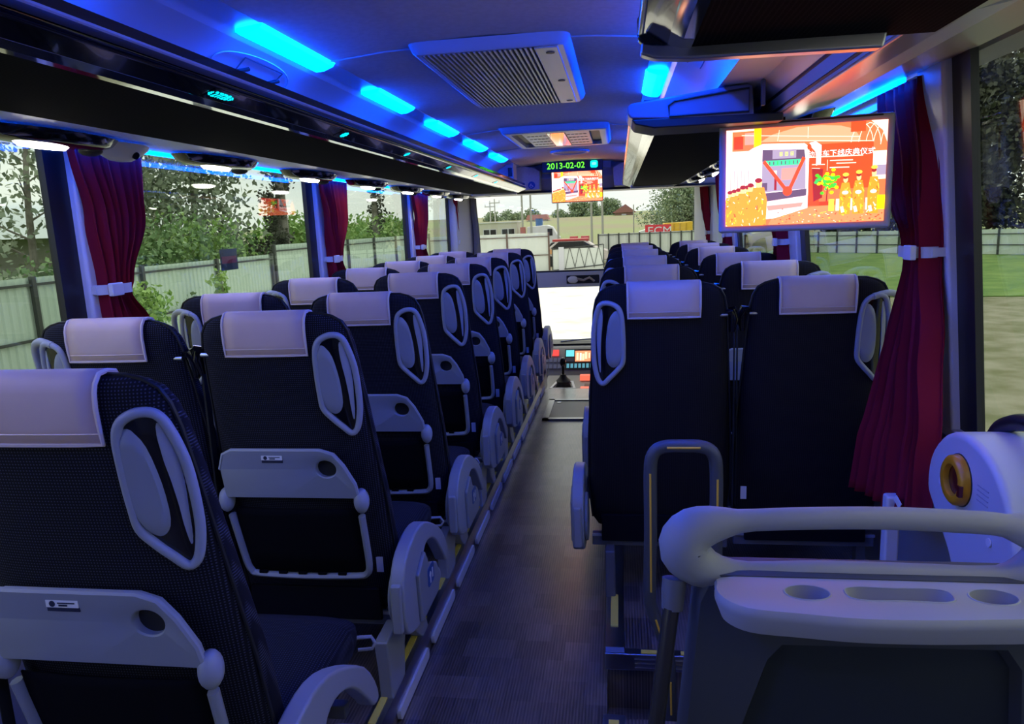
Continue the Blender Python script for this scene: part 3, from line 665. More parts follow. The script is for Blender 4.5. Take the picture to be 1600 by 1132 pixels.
def seat_proto(hand, arm, tray, fab):
    """hand: -1/+1 side of the hand-grip; arm: side shield (0 none); local z=0 on the platform"""
    o = bpy.data.objects.new('coach_seat', None); C.objects.link(o); o.empty_display_size = .1
    zs = [.24, .255, .27, .33, .40, .50, .58, .70, .80, .88, .95, 1.0, 1.03, 1.05, 1.07, 1.083, 1.095, 1.102, 1.108, 1.113, 1.116]
    bk = MB().loft([section(z) for z in zs]).build('backrest', fab, o, smooth=True)
    # piping along the outline
    pts = []
    for z in zs[2:]:
        a, t, i = sec(z); pts.append((a+.001, yr(z)+i+t*.35, z+.001))
    path = pts + [(x, yr(1.116)+.024+.016, 1.118) for x in (.09, .04, -.04, -.09)] + [(-p[0], p[1], p[2]) for p in pts[::-1]]
    MB().tube(path, .0035, 5).build('piping', M_BLKM, bk, smooth=True)
    # lower black curtain and cushion
    MB().box(-.20, .13, .20, .20, .145, .30).build('lower_panel', M_DARK, o, bevel=.004)
    c = []
    for yv, zt, zb, w in ((.20, .365, .27, .215), (.28, .375, .26, .225), (.45, .392, .26, .235), (.57, .392, .27, .238), (.625, .375, .285, .230), (.645, .335, .30, .215)):
        c.append([(x, yv, z) for x, z in [(w*math.copysign(abs(math.cos(th))**.4, math.cos(th)), (zt+zb)/2+(zt-zb)/2*math.copysign(abs(math.sin(th))**.5, math.sin(th))) for th in [2*math.pi*k/28 for k in range(28)]]])
    MB().loft(c).build('cushion', M_CUSH, o, smooth=True)
    # head cloth
    nx = 7; hw = .112; off = -.012*hand
    fpath = [('r', 1.012), ('r', 1.04), ('r', 1.07), ('r', 1.095), ('r', 1.108)]
    rows = []
    for k in range(nx):
        x = -hw+2*hw*k/(nx-1); row = []
        for _, z in fpath: row.append((x+off, surf(x, z)-.006, z))
        row += [(x+off, yr(1.116)+.026, 1.1215), (x+off, yr(1.116)+.045, 1.1235), (x+off, yr(1.116)+.064, 1.119), (x+off, yr(1.09)+.085, 1.08), (x+off, yr(1.0)+.118, 1.0)]
        rows.append(row)
    hc = MB().grid(rows).build('head_cover', M_LEA, o, smooth=True, solid=.006)
    e = [rows[0][::-1], rows[-1]]
    brd = e[0][2:] + [r_[0] for r_ in rows[1:-1]] + e[1][:-2]
    MB().tube([(p[0], p[1]-.002, p[2]) for p in brd], .004, 6).build('hem', M_LEAP, hc, smooth=True)
    MB().tube([(r_[0][0], surf(r_[0][0]-off, 1.030)-.0095, 1.030) for r_ in rows], .0013, 4).build('seam', M_LEAP, hc)
    # hand grip
    P = [(hand*x, surf(x, z)-.004 - (.0 if x < .2 else 0), z) for x, z in RING]
    loop = catmull([(p[0]*(1.0 if abs(p[0]) < .2 else 1.02), p[1], p[2]) for p in P], 4)
    g = MB().tube(loop, .0085, 8, closed=True).build('hand_grip', M_GREYL, o, smooth=True)
    def patch(pts2, lift, n=4):
        ctr = (sum(p[0] for p in pts2)/len(pts2), sum(p[1] for p in pts2)/len(pts2)); rr = []
        for j in range(n+1):
            k = 1-j/n; rr.append([(hand*(ctr[0]+(p[0]-ctr[0])*k), surf(ctr[0]+(p[0]-ctr[0])*k, ctr[1]+(p[1]-ctr[1])*k)-lift*(1 if j else 0)-.001, ctr[1]+(p[1]-ctr[1])*k) for p in pts2])
        return MB().loft(rr, cap0=False)
    l2 = [(abs(p.x), p.z) for p in loop]
    patch(l2, .0015).build('recess', M_BLK, g, smooth=True)
    pocket = [(.119, 1.005), (.128, 1.032), (.145, 1.034), (.162, 1.006), (.172, .94), (.172, .875), (.160, .848), (.142, .846), (.122, .868), (.116, .93)]
    patch([(p.x, p.y) for p in catmull([(a, b, 0) for a, b in pocket], 3)], .009, 6).build('grip_pad', M_GREY, g, smooth=True)
    cres = [(.180, 1.045), (.190, 1.038), (.199, 1.0), (.2025, .94), (.200, .87), (.195, .825), (.190, .825), (.189, .88), (.185, .95), (.180, 1.0)]
    patch([(p.x, p.y) for p in catmull([(a, b, 0) for a, b in cres], 3)], .005, 3).build('grip_side', M_GREYL, g, smooth=True)
    if not arm:
        gp = [(hand*.150, surf(.15, 1.055)-.004, 1.058), (hand*.205, .035, 1.066), (hand*.246, .06, 1.045), (hand*.262, .085, .98), (hand*.264, .105, .90), (hand*.245, .10, .845), (hand*.205, .085, .815)]
        MB().tube(catmull(gp, 4, False), .0105, 8).build('grip_arm', M_GREYL, g, smooth=True)
    # belt guide on the inner shoulder
    s = -hand
    MB().tube([(s*.207, .055, 1.02), (s*.226, .05, 1.025), (s*.233, .055, 1.0), (s*.229, .065, .955)], [.012, .017, .017, .010], 8).build('belt_guide', M_BLK, o, smooth=True)
    MB().cyl((s*.185, .038, 1.012), (s, 0, 0), .006, .026, 12).build('guide_pin', M_STEEL, o, smooth=True)
    MB().box(s*.24-.001, .075, .35, s*.24+.001, .10, .98).build('seat_belt', M_BLKM, o)
    if tray:
        m_ = Matrix.Rotation(math.atan(.165), 3, 'X')
        def onb(x, z, d): return (x, surf(min(abs(x), .15), z)-d, z)
        xo = -.008*hand; ty0, ty1 = .600, .747
        hand_r, oth = .085, .03
        out = []
        A = [(-.192, .604), (-.192, .69), (-.175, .735), (-.150, .747), (.105, .747), (.140, .735), (.165, .70), (.190, .645), (.195, .604)]
        A = [(x*hand+xo, z) for x, z in A]
        tk = .018
        f1 = [(x, yr(z)-.008, z) for x, z in A]; f2 = [(x, yr(z)-.008-tk, z) for x, z in A]
        # tray plate with a cup hole: ring of quads around the hole
        hc_ = (.128*hand+xo-.012*hand, .693)
        def ray_to(A, c, ang):
            d = Vector((math.cos(ang), math.sin(ang))); best = 9
            for i in range(len(A)):
                p, q = Vector(A[i]), Vector(A[(i+1) % len(A)]); e_ = q-p; den = d.x*e_.y-d.y*e_.x
                if abs(den) < 1e-9: continue
                w_ = p-Vector(c); t_ = (w_.x*e_.y-w_.y*e_.x)/den; u_ = (w_.x*d.y-w_.y*d.x)/den
                if t_ > 0 and -1e-6 <= u_ <= 1+1e-6: best = min(best, t_)
            return (c[0]+d.x*best, c[1]+d.y*best)
        angs = sorted(set([round(2*math.pi*k/32, 5) for k in range(32)] + [round(math.atan2(p[1]-hc_[1], p[0]-hc_[0]) % (2*math.pi), 5) for p in A]))
        outer = [ray_to(A, hc_, a) for a in angs]; inner = [(hc_[0]+.029*math.cos(a), hc_[1]+.025*math.sin(a)) for a in angs]
        def lay(pl_, d): return [(x, yr(z)-d, z) for x, z in pl_]
        tr = MB().loft([lay(inner, .008), lay(outer, .008), lay(outer, .022), lay([(hc_[0]+(p[0]-hc_[0])*.985, hc_[1]+(p[1]-hc_[1])*.985) for p in outer], .027), lay([(hc_[0]+.032*math.cos(a), hc_[1]+.028*math.sin(a)) for a in angs], .027), lay(inner, .024), lay(inner, .008)], cap0=False, cap1=False)
        t_ = tr.build('tray_table', M_GREY, o, smooth=True)
        MB().tube([(x, yr(z)-.022, z) for x, z in A[1:]], .0055, 6).build('tray_rim', M_GREYL, t_, smooth=True)
        MB().cyl((hc_[0], yr(hc_[1])-.006, hc_[1]), (0, 1, 0), .033, -.002, 20).build('cup_hole', M_BLKM, t_)
        lb = -.03*hand+xo
        MB().box(lb-.032, yr(.727)-.0285, .720, lb+.028, yr(.727)-.0265, .733).build('label_plate', M_WHT, t_)
        MB().box(lb-.032, yr(.716)-.0285, .712, lb+.028, yr(.716)-.0265, .720).build('label_band', M_NAVY, t_)
        MB().cyl((lb-.020, yr(.727)-.0285, .7265), (0, -1, 0), .0055, .0006, 14).box(lb-.010, yr(.727)-.0292, .7272, lb+.022, yr(.727)-.0285, .7292).box(lb-.008, yr(.727)-.0292, .7225, lb+.008, yr(.727)-.0285, .7255).build('label_print', M_NAVY, t_)
        for s_ in (-1, 1):
            MB().ell((s_*.198+xo, yr(.59)-.012, .592), (.021, .026, .036), 14, 10).build('tray_hinge', M_GREYL, o, smooth=True)
        # net frame
        U = [(-.192, .545), (-.188, .50), (-.178, .395), (-.168, .362), (-.145, .350), (0, .345), (.15, .350), (.182, .358), (.192, .385), (.193, .45), (.192, .545)]
        U = [(x*hand+xo, yr(z)-.012, z) for x, z in U]
        nf = MB().tube(catmull(U, 3, False), .0125, 8, flat=(1, .8)).build('pocket_frame', M_GREY, o, smooth=True)
        nrows = [[(x+xo, yr(z)-.006-.010*math.cos(x*8), z) for x in [-.18+.036*k for k in range(11)]] for z in (.36, .42, .48, .54, .565)]
        MB().grid(nrows).build('net', M_NET, o, smooth=True, solid=.003)
        for k in range(5): MB().box(xo-.13+.06*k-.012, yr(.36)-.021, .354, xo-.13+.06*k+.012, yr(.36)-.012, .362).build('frame_tooth', M_NET, nf)
    # care tag
    s = hand if tray else -hand
    MB().box(s*.205-.010, surf(.205, .385)-.006, .352, s*.205+.010, surf(.205, .385)-.004, .398).build('care_tag', M_WHT, o)
    # under-frame beam
    MB().box(-.235, .15, .175, .235, .19, .215).build('beam', M_GREYD, o, bevel=.004)
    MB().box(-.235, .50, .18, .235, .53, .215).build('beam', M_GREYD, o, bevel=.004)
    for q_ in (-.20, .17): MB().box(q_, .17, .205, q_+.03, .60, .25).build('rail', M_BLKM, o)
    MB().box(-.235, .142, .213, .235, .15, .222).build('beam_lip', M_GREYL, o)
    if arm:
        s = arm; x0, x1 = s*.258, s*.300
        outer = [(.045, .28), (.05, .36), (.085, .41), (.14, .437), (.22, .449), (.30, .437), (.40, .39), (.49, .33), (.545, .26), (.563, .205), (.53, .20), (.50, .235), (.46, .28), (.42, .32), (.37, .352), (.31, .368), (.27, .358), (.265, .335), (.31, .30), (.38, .262), (.44, .215), (.445, .18), (.38, .158), (.28, .152), (.16, .165), (.08, .19), (.05, .23)]
        outer = [(p.x, p.y) for p in catmull([(a, b, 0) for a, b in outer], 2)]
        ar = MB().prism(outer, 'x', min(x0, x1), max(x0, x1)).build('side_shield', M_GREYL, o, bevel=.007, seg=3)
        MB().cyl((x0, .14, .29), (-s, 0, 0), .085, .012, 28).build('pivot_disc', M_GREY, ar, bevel=.004)
        MB().box(min(x0, x1)+.006, .032, .215, max(x0, x1)-.008, .052, .36).build('rear_insert', M_GREYL, ar, bevel=.006)
        MB().prism([(.17, .175), (.16, .33), (.24, .37), (.27, .32), (.36, .28), (.40, .21), (.36, .175)], 'x', *sorted((x1-s*.002, x1+s*.012))).build('lever_housing', M_GREY, ar, bevel=.006)
        MB().prism(rrect(.245, .245, .315, .305, .01), 'x', *sorted((x1+s*.012, x1+s*.0135))).build('switch_label', M_ICON, ar)
        MB().prism([(.26, .28), (.27, .29), (.28, .28), (.275, .27), (.275, .252), (.265, .252), (.265, .27)], 'x', *sorted((x1+s*.0135, x1+s*.0145))).prism([(.29, .29), (.30, .29), (.30, .26), (.29, .26)], 'x', *sorted((x1+s*.0135, x1+s*.0145))).build('switch_mark', M_WHT, ar)
        MB().tube([(s*.215, .655, .30), (s*.250, .668, .297), (s*.262, .660, .285), (s*.255, .655, .272), (s*.22, .65, .27)], .005, 6).build('release_lever', M_GREYL, o, smooth=True)
        # pedestal
        px0, px1 = sorted((s*.205, s*.245) if tray else (s*.155, s*.19))
        if tray:
            leg = [(.05, 0), (.045, .10), (.03, .19), (.20, .195), (.36, .19), (.40, .10), (.45, .0), (.38, 0), (.30, .07), (.27, .15), (.22, .155), (.19, .10), (.17, 0)]
        else:
            leg = [(.09, 0), (.09, .18), (.20, .18), (.19, .03), (.20, 0)]
        MB().prism(leg, 'x', px0, px1).build('pedestal', M_GREYL if tray else M_GREYD, o, bevel=.006)
    else:
        MB().box(-hand*0+hand*.20, .22, 0, hand*.23, .26, .18).build('wall_bracket', M_GREYD, o)
    return o
LY = [.985, 1.765, 2.49, 3.21, 3.93, 4.62, 5.37, 6.08]
RYs = [2.345, 3.20, 4.03, 4.93, 5.68, 6.43]
LXA, LXW, RXA, RXW = -.905, -1.376, .126, .610
ordn = ['nearest the camera', 'second', 'third', 'fourth', 'fifth', 'sixth', 'seventh', 'farthest']
G = ('seats in the left aisle column', 'seats in the left window column', 'seats in the right aisle column', 'seats in the right window column')
def place(proto, first, loc, label, group):
    o = proto if first else copy_tree(proto)
    o.location = loc; tag(o, label, 'seat', group); return o
pA = seat_proto(1, 1, True, M_FAB)
for i, y in enumerate(LY):
    nm = ['nearest black coach seat at bottom left, with large grey tray table', 'second black coach seat left of the aisle, whole tray table and pocket frame showing', 'third black coach seat left of the aisle', 'fourth black coach seat left of the aisle', 'fifth black coach seat left of the aisle', 'sixth black coach seat left of the aisle', 'seventh black coach seat left of the aisle, partly hidden', 'farthest black coach seat left of the aisle, by the dashboard'][i]
    place(pA, i == 0, (LXA + (.012 if i == 0 else .006 if i == 1 else 0), y, .1 + (-.02 if i == 2 else 0)), nm, G[0])
pW = seat_proto(-1, 0, True, M_FAB)
for i, y in enumerate(LY[1:]):
    nm = ['black coach seat by left window, nearest one, beige head cover before the big curtain', 'second black coach seat by left window, grey grip loop against the fence view', 'third black coach seat by left window', 'fourth black coach seat by left window', 'fifth black coach seat by left window', 'sixth black coach seat by left window', 'farthest black coach seat by left window'][i]
    place(pW, i == 0, (LXW, y-.06 if i else y+.0, .1+(-.005 if i else -.008)), nm, G[1])
pB = seat_proto(-1, -1, False, M_FABR)
pC = seat_proto(-1, -1, True, M_FABR)
for i, y in enumerate(RYs):
    nm = ['large plain black coach seat right of the aisle behind the grab rail', 'second seat right of the aisle, only its top showing', 'third seat right of the aisle, only its top showing', 'fourth seat right of the aisle, only its top showing', 'fifth seat right of the aisle, only its top showing', 'farthest seat right of the aisle, in front of the windscreen fence view'][i]
    place(pB if i == 0 else pC, i < 2, (RXA, y, .1), nm, G[2])
pD = seat_proto(1, 0, False, M_FABR); pE = seat_proto(1, 0, True, M_FABR)
for i, y in enumerate(RYs):
    nm = ['large plain black coach seat by the right window beside the long red curtain', 'second black coach seat by right window', 'third black coach seat by right window', 'fourth black coach seat by right window', 'fifth black coach seat by right window', 'farthest black coach seat by right window'][i]
    o = place(pD if i == 0 else pE, i < 2, (RXW + (.01 if i == 0 else .03), y+.03, .1), nm, G[3])

# ================================================================== curtains
def curtain(name, label, xw, inward, prof, mt, group, slant=0, folds=7, amp=.021, seed=1, tie_side=0):
    """prof: list of (z, y0, y1, x) from top to bottom"""
    o = empty(name, label, 'curtain', (prof[0][3], (prof[0][1]+prof[0][2])/2, prof[-1][0]), group)
    n = folds*8+1; rows = []; rr = random.Random(seed); ph = [rr.uniform(-.5, .5) for _ in range(n)]
    zs = []
    for (z0, a0, b0, x0), (z1, a1, b1, x1) in zip(prof, prof[1:]):
        for k in range(8):
            t = k/8; t2 = t*t*(3-2*t); zs.append((z0+(z1-z0)*t, a0+(a1-a0)*t2, b0+(b1-b0)*t2, x0+(x1-x0)*t))
    zs.append(prof[-1])
    for z, a, b, x in zs:
        w = b-a; row = []; sl_ = slant*max(0, min(1, (1.25-z)/.5))
        for k in range(n):
            u = k/(n-1); amp_ = amp*min(1.4, .3/max(w, .12))*1.0
            row.append((x-sl_*u+amp_*math.sin(2*math.pi*folds*u+ph[k // 8]*1.5+z*.8)+.3*amp_*math.sin(2*math.pi*folds*2.3*u+z*3), a+w*u+.006*math.sin(9*u+z*4), z))
        rows.append(row)
    l = o.location
    rows = [[(p[0]-l[0], p[1]-l[1], p[2]-l[2]) for p in r_] for r_ in rows]
    MB().grid(rows).build('cloth', mt, o, smooth=True, solid=.002)
    return o
M_TIE = mat('pale_tie_band', (.62, .62, .70), .5)
def tieband(xc, y0, y1, z, label, grp, wall):
    o = empty('curtain_tie', label, 'tie band', (xc, (y0+y1)/2, z), grp)
    w = (y1-y0)/2
    loop = [(.046*math.cos(t), (w+.008)*math.sin(t), 0) for t in [2*math.pi*k/24 for k in range(24)]]
    MB().loft([[(p[0]*k, p[1]*k, z) for p in loop] for k, z in ((.90, -.015), (1.0, -.015), (1.0, .015), (.90, .015))], cap0=False, cap1=False).build('band', M_TIE, o, smooth=True)
    s = 1 if wall > xc else -1
    MB().box(-.046*s-.010, -w-.008, -.020, -.046*s+.008, -w+.045, .020).build('buckle', M_TRIM, o, bevel=.004)
    MB().box(min(0, wall-xc), -w-.012, -.012, max(0, wall-xc), -w+.0, .012).build('wall_hook', M_TRIM, o)
    return o
lc = [(2.0, 2.31, 2.085, 2.185), (3.82, 4.20, 3.93, 4.06), (5.65, 6.08, 5.78, 5.94), (7.12, 7.45, 7.20, 7.34)]
ln = ['nearest burgundy curtain on the left, tied with pale band', 'second burgundy curtain on the left side', 'third burgundy curtain on the left side', 'farthest narrow burgundy curtain on the left side']
for i, (a, b, c, d) in enumerate(lc):
    curtain('curtain', ln[i], XL, 1, [(1.700, a, b, -1.565), (1.50, a*.4+c*.6, b-.015, -1.57), (1.30, c, d+.02, -1.585), (1.26, c, d, -1.585), (1.16, c+.0, d+.07, -1.58), (1.0, c-.005, d+.09, -1.575), (.82, c-.01, d+.08, -1.57)], M_RED, 'burgundy side curtains', seed=i)
    tieband(-1.59, c-.012, d+.015, 1.275, 'pale curtain tie band on the left wall, %s' % ['nearest', 'second', 'third', 'farthest'][i], 'pale tie bands round the curtains', XL)
for q_ in ():
    pass
curtain('curtain', 'long burgundy curtain at right with flared hem hanging over the seat', XR, -1, [(1.775, 2.24, 2.62, .835), (1.50, 2.16, 2.50, .835), (1.33, 2.15, 2.30, .84), (1.27, 2.15, 2.27, .84), (1.05, 2.10, 2.30, .84), (.80, 2.04, 2.32, .83), (.575, 1.99, 2.32, .80)], M_RED, 'burgundy side curtains', seed=11, folds=8, slant=.085)
tieband(.835, 2.15, 2.31, 1.300, 'pale curtain tie band on the right wall, large one near the camera', 'pale tie bands round the curtains', XR)
MB().prism([(2.06, .60), (2.10, .612), (2.085, .632), (2.045, .620)], 'x', .758, .760).build('curtain_tag', M_WHT)
tag(bpy.data.objects['curtain_tag'], 'white care tag at the hem of the long right curtain', 'tag')
rc = [(4.02, 4.38, 4.02, 4.14), (5.95, 6.35, 5.98, 6.12), (7.15, 7.45, 7.16, 7.3)]
for i, (a, b, c, d) in enumerate(rc):
    curtain('curtain', ['second burgundy curtain at right, below the large screen', 'third burgundy curtain at right, left of large screen', 'farthest burgundy curtain at right'][i], XR, -1, [(1.775, a, b, .80), (1.50, a, b-.05, .82), (1.30, c, d+.02, .85), (1.26, c, d, .85), (1.12, c-.01, d+.10, .86), (.95, c-.02, d+.14, .86), (.82, c-.02, d+.14, .86)], M_RED, 'burgundy side curtains', seed=20+i)
    tieband(.85, c-.012, d+.015, 1.275, 'pale curtain tie band on the right wall, %s' % ['second from the camera', 'third from the camera', 'farthest'][i], 'pale tie bands round the curtains', XR)
curtain('curtain', 'pale grey driver curtain at left edge of the windscreen', XL, 1, [(1.70, 7.45, 7.60, -1.46), (1.3, 7.48, 7.60, -1.44), (.85, 7.46, 7.60, -1.44)], M_CURG, 'grey driver curtains', seed=31, folds=4)

# painted card standing in for a screen reflection in the left window
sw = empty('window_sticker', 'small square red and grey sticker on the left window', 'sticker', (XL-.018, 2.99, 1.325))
MB().box(-.002, -.07, -.045, 0, .07, .045).build('sheet', mat('reflection_grey', (.12, .13, .11), .8), sw)
MB().box(0, -.06, -.016, .001, .06, .014).build('red_band', mat('reflection_red', (.45, .06, .07), .6), sw)

# ================================================================== grab rail at the stairwell
gr = empty('grab_rail', 'grey inverted-U grab rail with yellow strips before the right seats', 'rail', (.168, 2.0, 0))
M_RAIL = mat('grey_rail_coating', (.075, .08, .095), .45)
x0, x1, zt = -.09, .09, .80
P = [(x0-.022+.075, -.03, -.10), (x0+.05, -.02, .08), (x0+.045, -.01, .18), (x0+.004, 0, .30), (x0-.004, 0, .36), (x0, 0, .55), (x0, 0, .72), (x0+.008, 0, .775), (x0+.035, 0, .797), (0, 0, .80), (x1-.035, 0, .797), (x1-.008, 0, .775), (x1, 0, .72), (x1, 0, .55), (x1, 0, .35), (x1-.01, -.01, .2), (x1-.01, -.02, -.10)]
MB().tube(catmull(P, 4, False), .0185, 12, flat=(1, 1)).build('tube', M_RAIL, gr, smooth=True)
MB().cyl((x0+.053, -.03, -.10), 'z', .035, .012).build('foot', M_RAIL, gr)
M_GLOW = mat('yellow_grip_line', (.85, .50, .06), .5)
for a, b in (((x0-.001, -.0185, .37), (x0-.001, -.0185, .725)), ((-.045, -.0185, .80), (.045, -.0185, .80)), ((x1+.001, -.0185, .56), (x1+.001, -.0185, .71)), ((x0+.012, -.021, .285), (x0+.038, -.028, .20)), ((x0+.052, -.040, .10), (x0+.053, -.046, .0))):
    MB().tube([a, b], .0032, 6).build('yellow_strip', M_GLOW, gr)

# ================================================================== barrier with tray in front of the camera
bp_ = empty('barrier_panel', 'large grey moulded barrier with cup tray and slotted top handle at lower right', 'barrier', (.36, 1.05, .1))
M_PAN = noisy('grey_moulded_panel', (.27, .28, .30), (.30, .31, .33), 4, .5)
M_PAND = mat('dark_recess_panel', (.018, .026, .034), .6)
def bw(mb, name, mt, **k):
    ob = mb.build(name, mt, bp_, **k); ob.location = (-.36, -1.05, -.1); return ob
# upper handle loop: flattened tube with swelling
hl = catmull([(.205, 1.06, .896), (.13, 1.06, .897), (.092, 1.06, .928), (.108, 1.06, .962), (.17, 1.06, .976), (.27, 1.06, .982), (.37, 1.06, .984), (.47, 1.06, .981), (.53, 1.06, .976), (.585, 1.06, .958), (.59, 1.06, .925), (.555, 1.06, .902), (.50, 1.06, .897), (.44, 1.06, .898), (.36, 1.06, .899), (.28, 1.06, .899)], 4)
rad = []
for p in hl:
    e_ = min(abs(p.x-.09), abs(p.x-.63)); rad.append(.0175 + (.014 if p.x < .15 else .010 if p.x > .6 else 0) if p.z > .0 else .02)
# smooth the swelling
rad = [.0165+.024*max(0, 1-(p.x-.085)/.09) if p.x < .35 else .0165+.020*max(0, 1-(.60-p.x)/.07) for p in hl]
bw(MB().tube(hl, rad, 14, closed=True), 'handle', M_PAN, smooth=True)
body = [(.086, .88), (.115, .915), (.62, .915), (.655, .88), (.67, .60), (.68, .1), (.05, .1), (.065, .55)]
body = [(.105, .86), (.125, .905), (.60, .905), (.63, .86), (.64, .60), (.65, .1), (.060, .1), (.080, .60)]
frame = MB()
inn = [(.215, .76), (.235, .785), (.53, .79), (.55, .76), (.56, .60), (.57, .16), (.14, .16), (.165, .60)]
A3 = lambda pl_, y: [(x, y, z) for x, z in pl_]
M_PSH = mat('dark_grey_shell', (.055, .062, .075), .5)
frame.loft([A3(body, 1.09), A3(body, 1.045), A3([(x+(.36-x)*.03, z-.003) for x, z in body], 1.035), A3([(x+(x-.36)*.04, z+(z-.5)*.03) for x, z in inn], 1.035), A3(inn, 1.055)], cap0=True, cap1=False)
bw(frame, 'shell', M_PSH, smooth=True)
bw(MB().add(A3(inn, 1.054), [tuple(range(8))]), 'recess_panel', M_PAND, smooth=False)
# tray with two cup wells and one long well
zt = .9005
TR = catmull([(.133, 1.01, 0), (.135, .975, 0), (.165, .945, 0), (.23, .935, 0), (.30, .927, 0), (.38, .928, 0), (.46, .935, 0), (.54, .945, 0), (.585, .965, 0), (.60, 1.0, 0), (.597, 1.03, 0), (.57, 1.035, 0), (.36, 1.036, 0), (.16, 1.035, 0)], 4)
TRp = [(p.x, p.y) for p in TR]
bm = bmesh.new()
def well(cx, cy, rx, ry, n=28, waist=0):
    out = []
    for k in range(n):
        t = 2*math.pi*k/n; c, s = math.cos(t), math.sin(t); e_ = .62 if waist else 1
        xx = rx*math.copysign(abs(c)**e_, c); yy = ry*math.copysign(abs(s)**(e_ if waist else 1), s)
        if waist: yy *= 1-.22*math.cos(xx/rx*math.pi/2)**2
        out.append((cx+xx, cy+yy))
    return out
WELLS = [well(.252, .992, .030, .021), well(.372, .994, .068, .022, 36, 1), well(.492, .994, .030, .021)]
loops = []
for lp in [TRp]+WELLS:
    vs = [bm.verts.new((x, y, zt)) for x, y in lp]; loops.append(vs)
es = []
for vs in loops:
    for i in range(len(vs)): es.append(bm.edges.new((vs[i], vs[(i+1) % len(vs)])))
bmesh.ops.triangle_fill(bm, use_beauty=True, edges=es)
# remove faces inside wells
def inside(pt, poly):
    r_ = False; j = len(poly)-1
    for i in range(len(poly)):
        if (poly[i][1] > pt[1]) != (poly[j][1] > pt[1]) and pt[0] < (poly[j][0]-poly[i][0])*(pt[1]-poly[i][1])/(poly[j][1]-poly[i][1])+poly[i][0]: r_ = not r_
        j = i
    return r_
kill = [f for f in bm.faces if any(inside(f.calc_center_median(), w) for w in WELLS)]
bmesh.ops.delete(bm, geom=kill, context='FACES')
me = bpy.data.meshes.new('tray_top'); bmesh.ops.recalc_face_normals(bm, faces=bm.faces)
for f in bm.faces:
    if f.normal.z < 0: f.normal_flip()
bm.to_mesh(me); bm.free(); M_TRAY = mat('pale_grey_tray', (.34, .35, .39), .42); me.materials.append(M_TRAY)
to = bpy.data.objects.new('tray_top', me); C.objects.link(to); to.parent = bp_; to.location = (-.36, -1.05, -.1)
def cen(lp): return (sum(p[0] for p in lp)/len(lp), sum(p[1] for p in lp)/len(lp))
cc = (.36, .99)
sk = MB().loft([[(x, y, zt) for x, y in TRp], [(cc[0]+(x-cc[0])*1.012, cc[1]+(y-cc[1])*1.06, zt-.006) for x, y in TRp], [(cc[0]+(x-cc[0])*1.012, cc[1]+(y-cc[1])*1.06, zt-.014) for x, y in TRp], [(cc[0]+(x-cc[0])*.97, cc[1]+(y-cc[1])*.85, zt-.040) for x, y in TRp]], cap0=False, cap1=True)
bw(sk, 'tray_edge', M_TRAY, smooth=True)
for w in WELLS:
    c0 = cen(w)
    bw(MB().loft([[(x, y, zt) for x, y in w], [(c0[0]+(x-c0[0])*.93, c0[1]+(y-c0[1])*.93, zt-.012) for x, y in w], [(c0[0]+(x-c0[0])*.86, c0[1]+(y-c0[1])*.86, zt-.022) for x, y in w]], cap0=False), 'cup_well', M_TRAY, smooth=True)
    bw(MB().tube([(c0[0]+(x-c0[0])*1.02, c0[1]+(y-c0[1])*1.03, zt) for x, y in w], .0014, 5, closed=True), 'well_rim', M_GREYL, smooth=True)
bw(MB().tube([(.076, 1.055, .885), (.074, 1.05, .865), (.072, 1.045, .84)], [.018, .018, .016], 12), 'socket', M_GREYD, smooth=True)
bw(MB().tube([(.072, 1.045, .855), (.055, 1.02, .74), (.035, .99, .60), (.01, .95, .40), (-.005, .93, .11)], .0125, 12), 'support_tube', mat('dark_polished_tube', (.07, .065, .06), .25, .6), smooth=True)

# ================================================================== door valve housing on the right wall
vh = empty('door_valve_housing', 'white rounded housing with amber ring on right wall below window', 'housing', (.87, 1.70, .70))
arch = catmull([(.235, .02, 0), (.225, .10, 0), (.17, .165, 0), (.10, .198, 0), (.03, .205, 0), (-.05, .19, 0), (-.12, .15, 0), (-.17, .09, 0), (-.21, .0, 0), (-.25, -.15, 0), (-.20, -.25, 0), (.0, -.20, 0), (.10, -.10, 0), (.20, -.02, 0)], 3)
MB().prism([(p.x, p.y) for p in arch], 'x', -.095, .058).build('cover', mat('white_housing_plastic', (.50, .52, .60), .35), vh, bevel=.016, seg=3)
ac = (.055, .095)
MB().cyl((-.093, ac[0], ac[1]), (-1, 0, 0), .062, .004, 32).build('base_disc', M_BLKM, vh)
ring = MB().loft([[(x, ac[0]+r_*math.cos(t), ac[1]+r_*math.sin(t)) for t in [2*math.pi*k/32 for k in range(32)]] for x, r_ in ((-.096, .060), (-.112, .058), (-.118, .050), (-.116, .038), (-.105, .034))], cap0=False, cap1=False)
ring.build('amber_ring', M_ORG, vh, smooth=True)
MB().loft([[(x, ac[0]+r_*math.cos(t), ac[1]+r_*math.sin(t)) for t in [2*math.pi*k/24 for k in range(24)]] for x, r_ in ((-.104, .036), (-.106, .024), (-.107, .008))], cap0=False).build('dark_red_button', M_DRED, vh, smooth=True)
MB().box(-.1205, ac[0]-.058, ac[1]-.022, -.112, ac[0]-.046, ac[1]+.004).build('red_tab', M_DRED, vh)
q = MB()
for k in range(4): q.box(-.0962, ac[0]-.135, ac[1]-.035+.011*k+.02, -.095, ac[0]-.085, ac[1]-.032+.011*k+.02)
q.build('embossed_lines', mat('faint_print', (.30, .32, .42), .5), vh)
for a, b in ((.145, .06), (-.10, .01)): MB().cyl((-.096, a, b), (-1, 0, 0), .010, .003, 12).build('screw_cap', M_TRIM, vh)
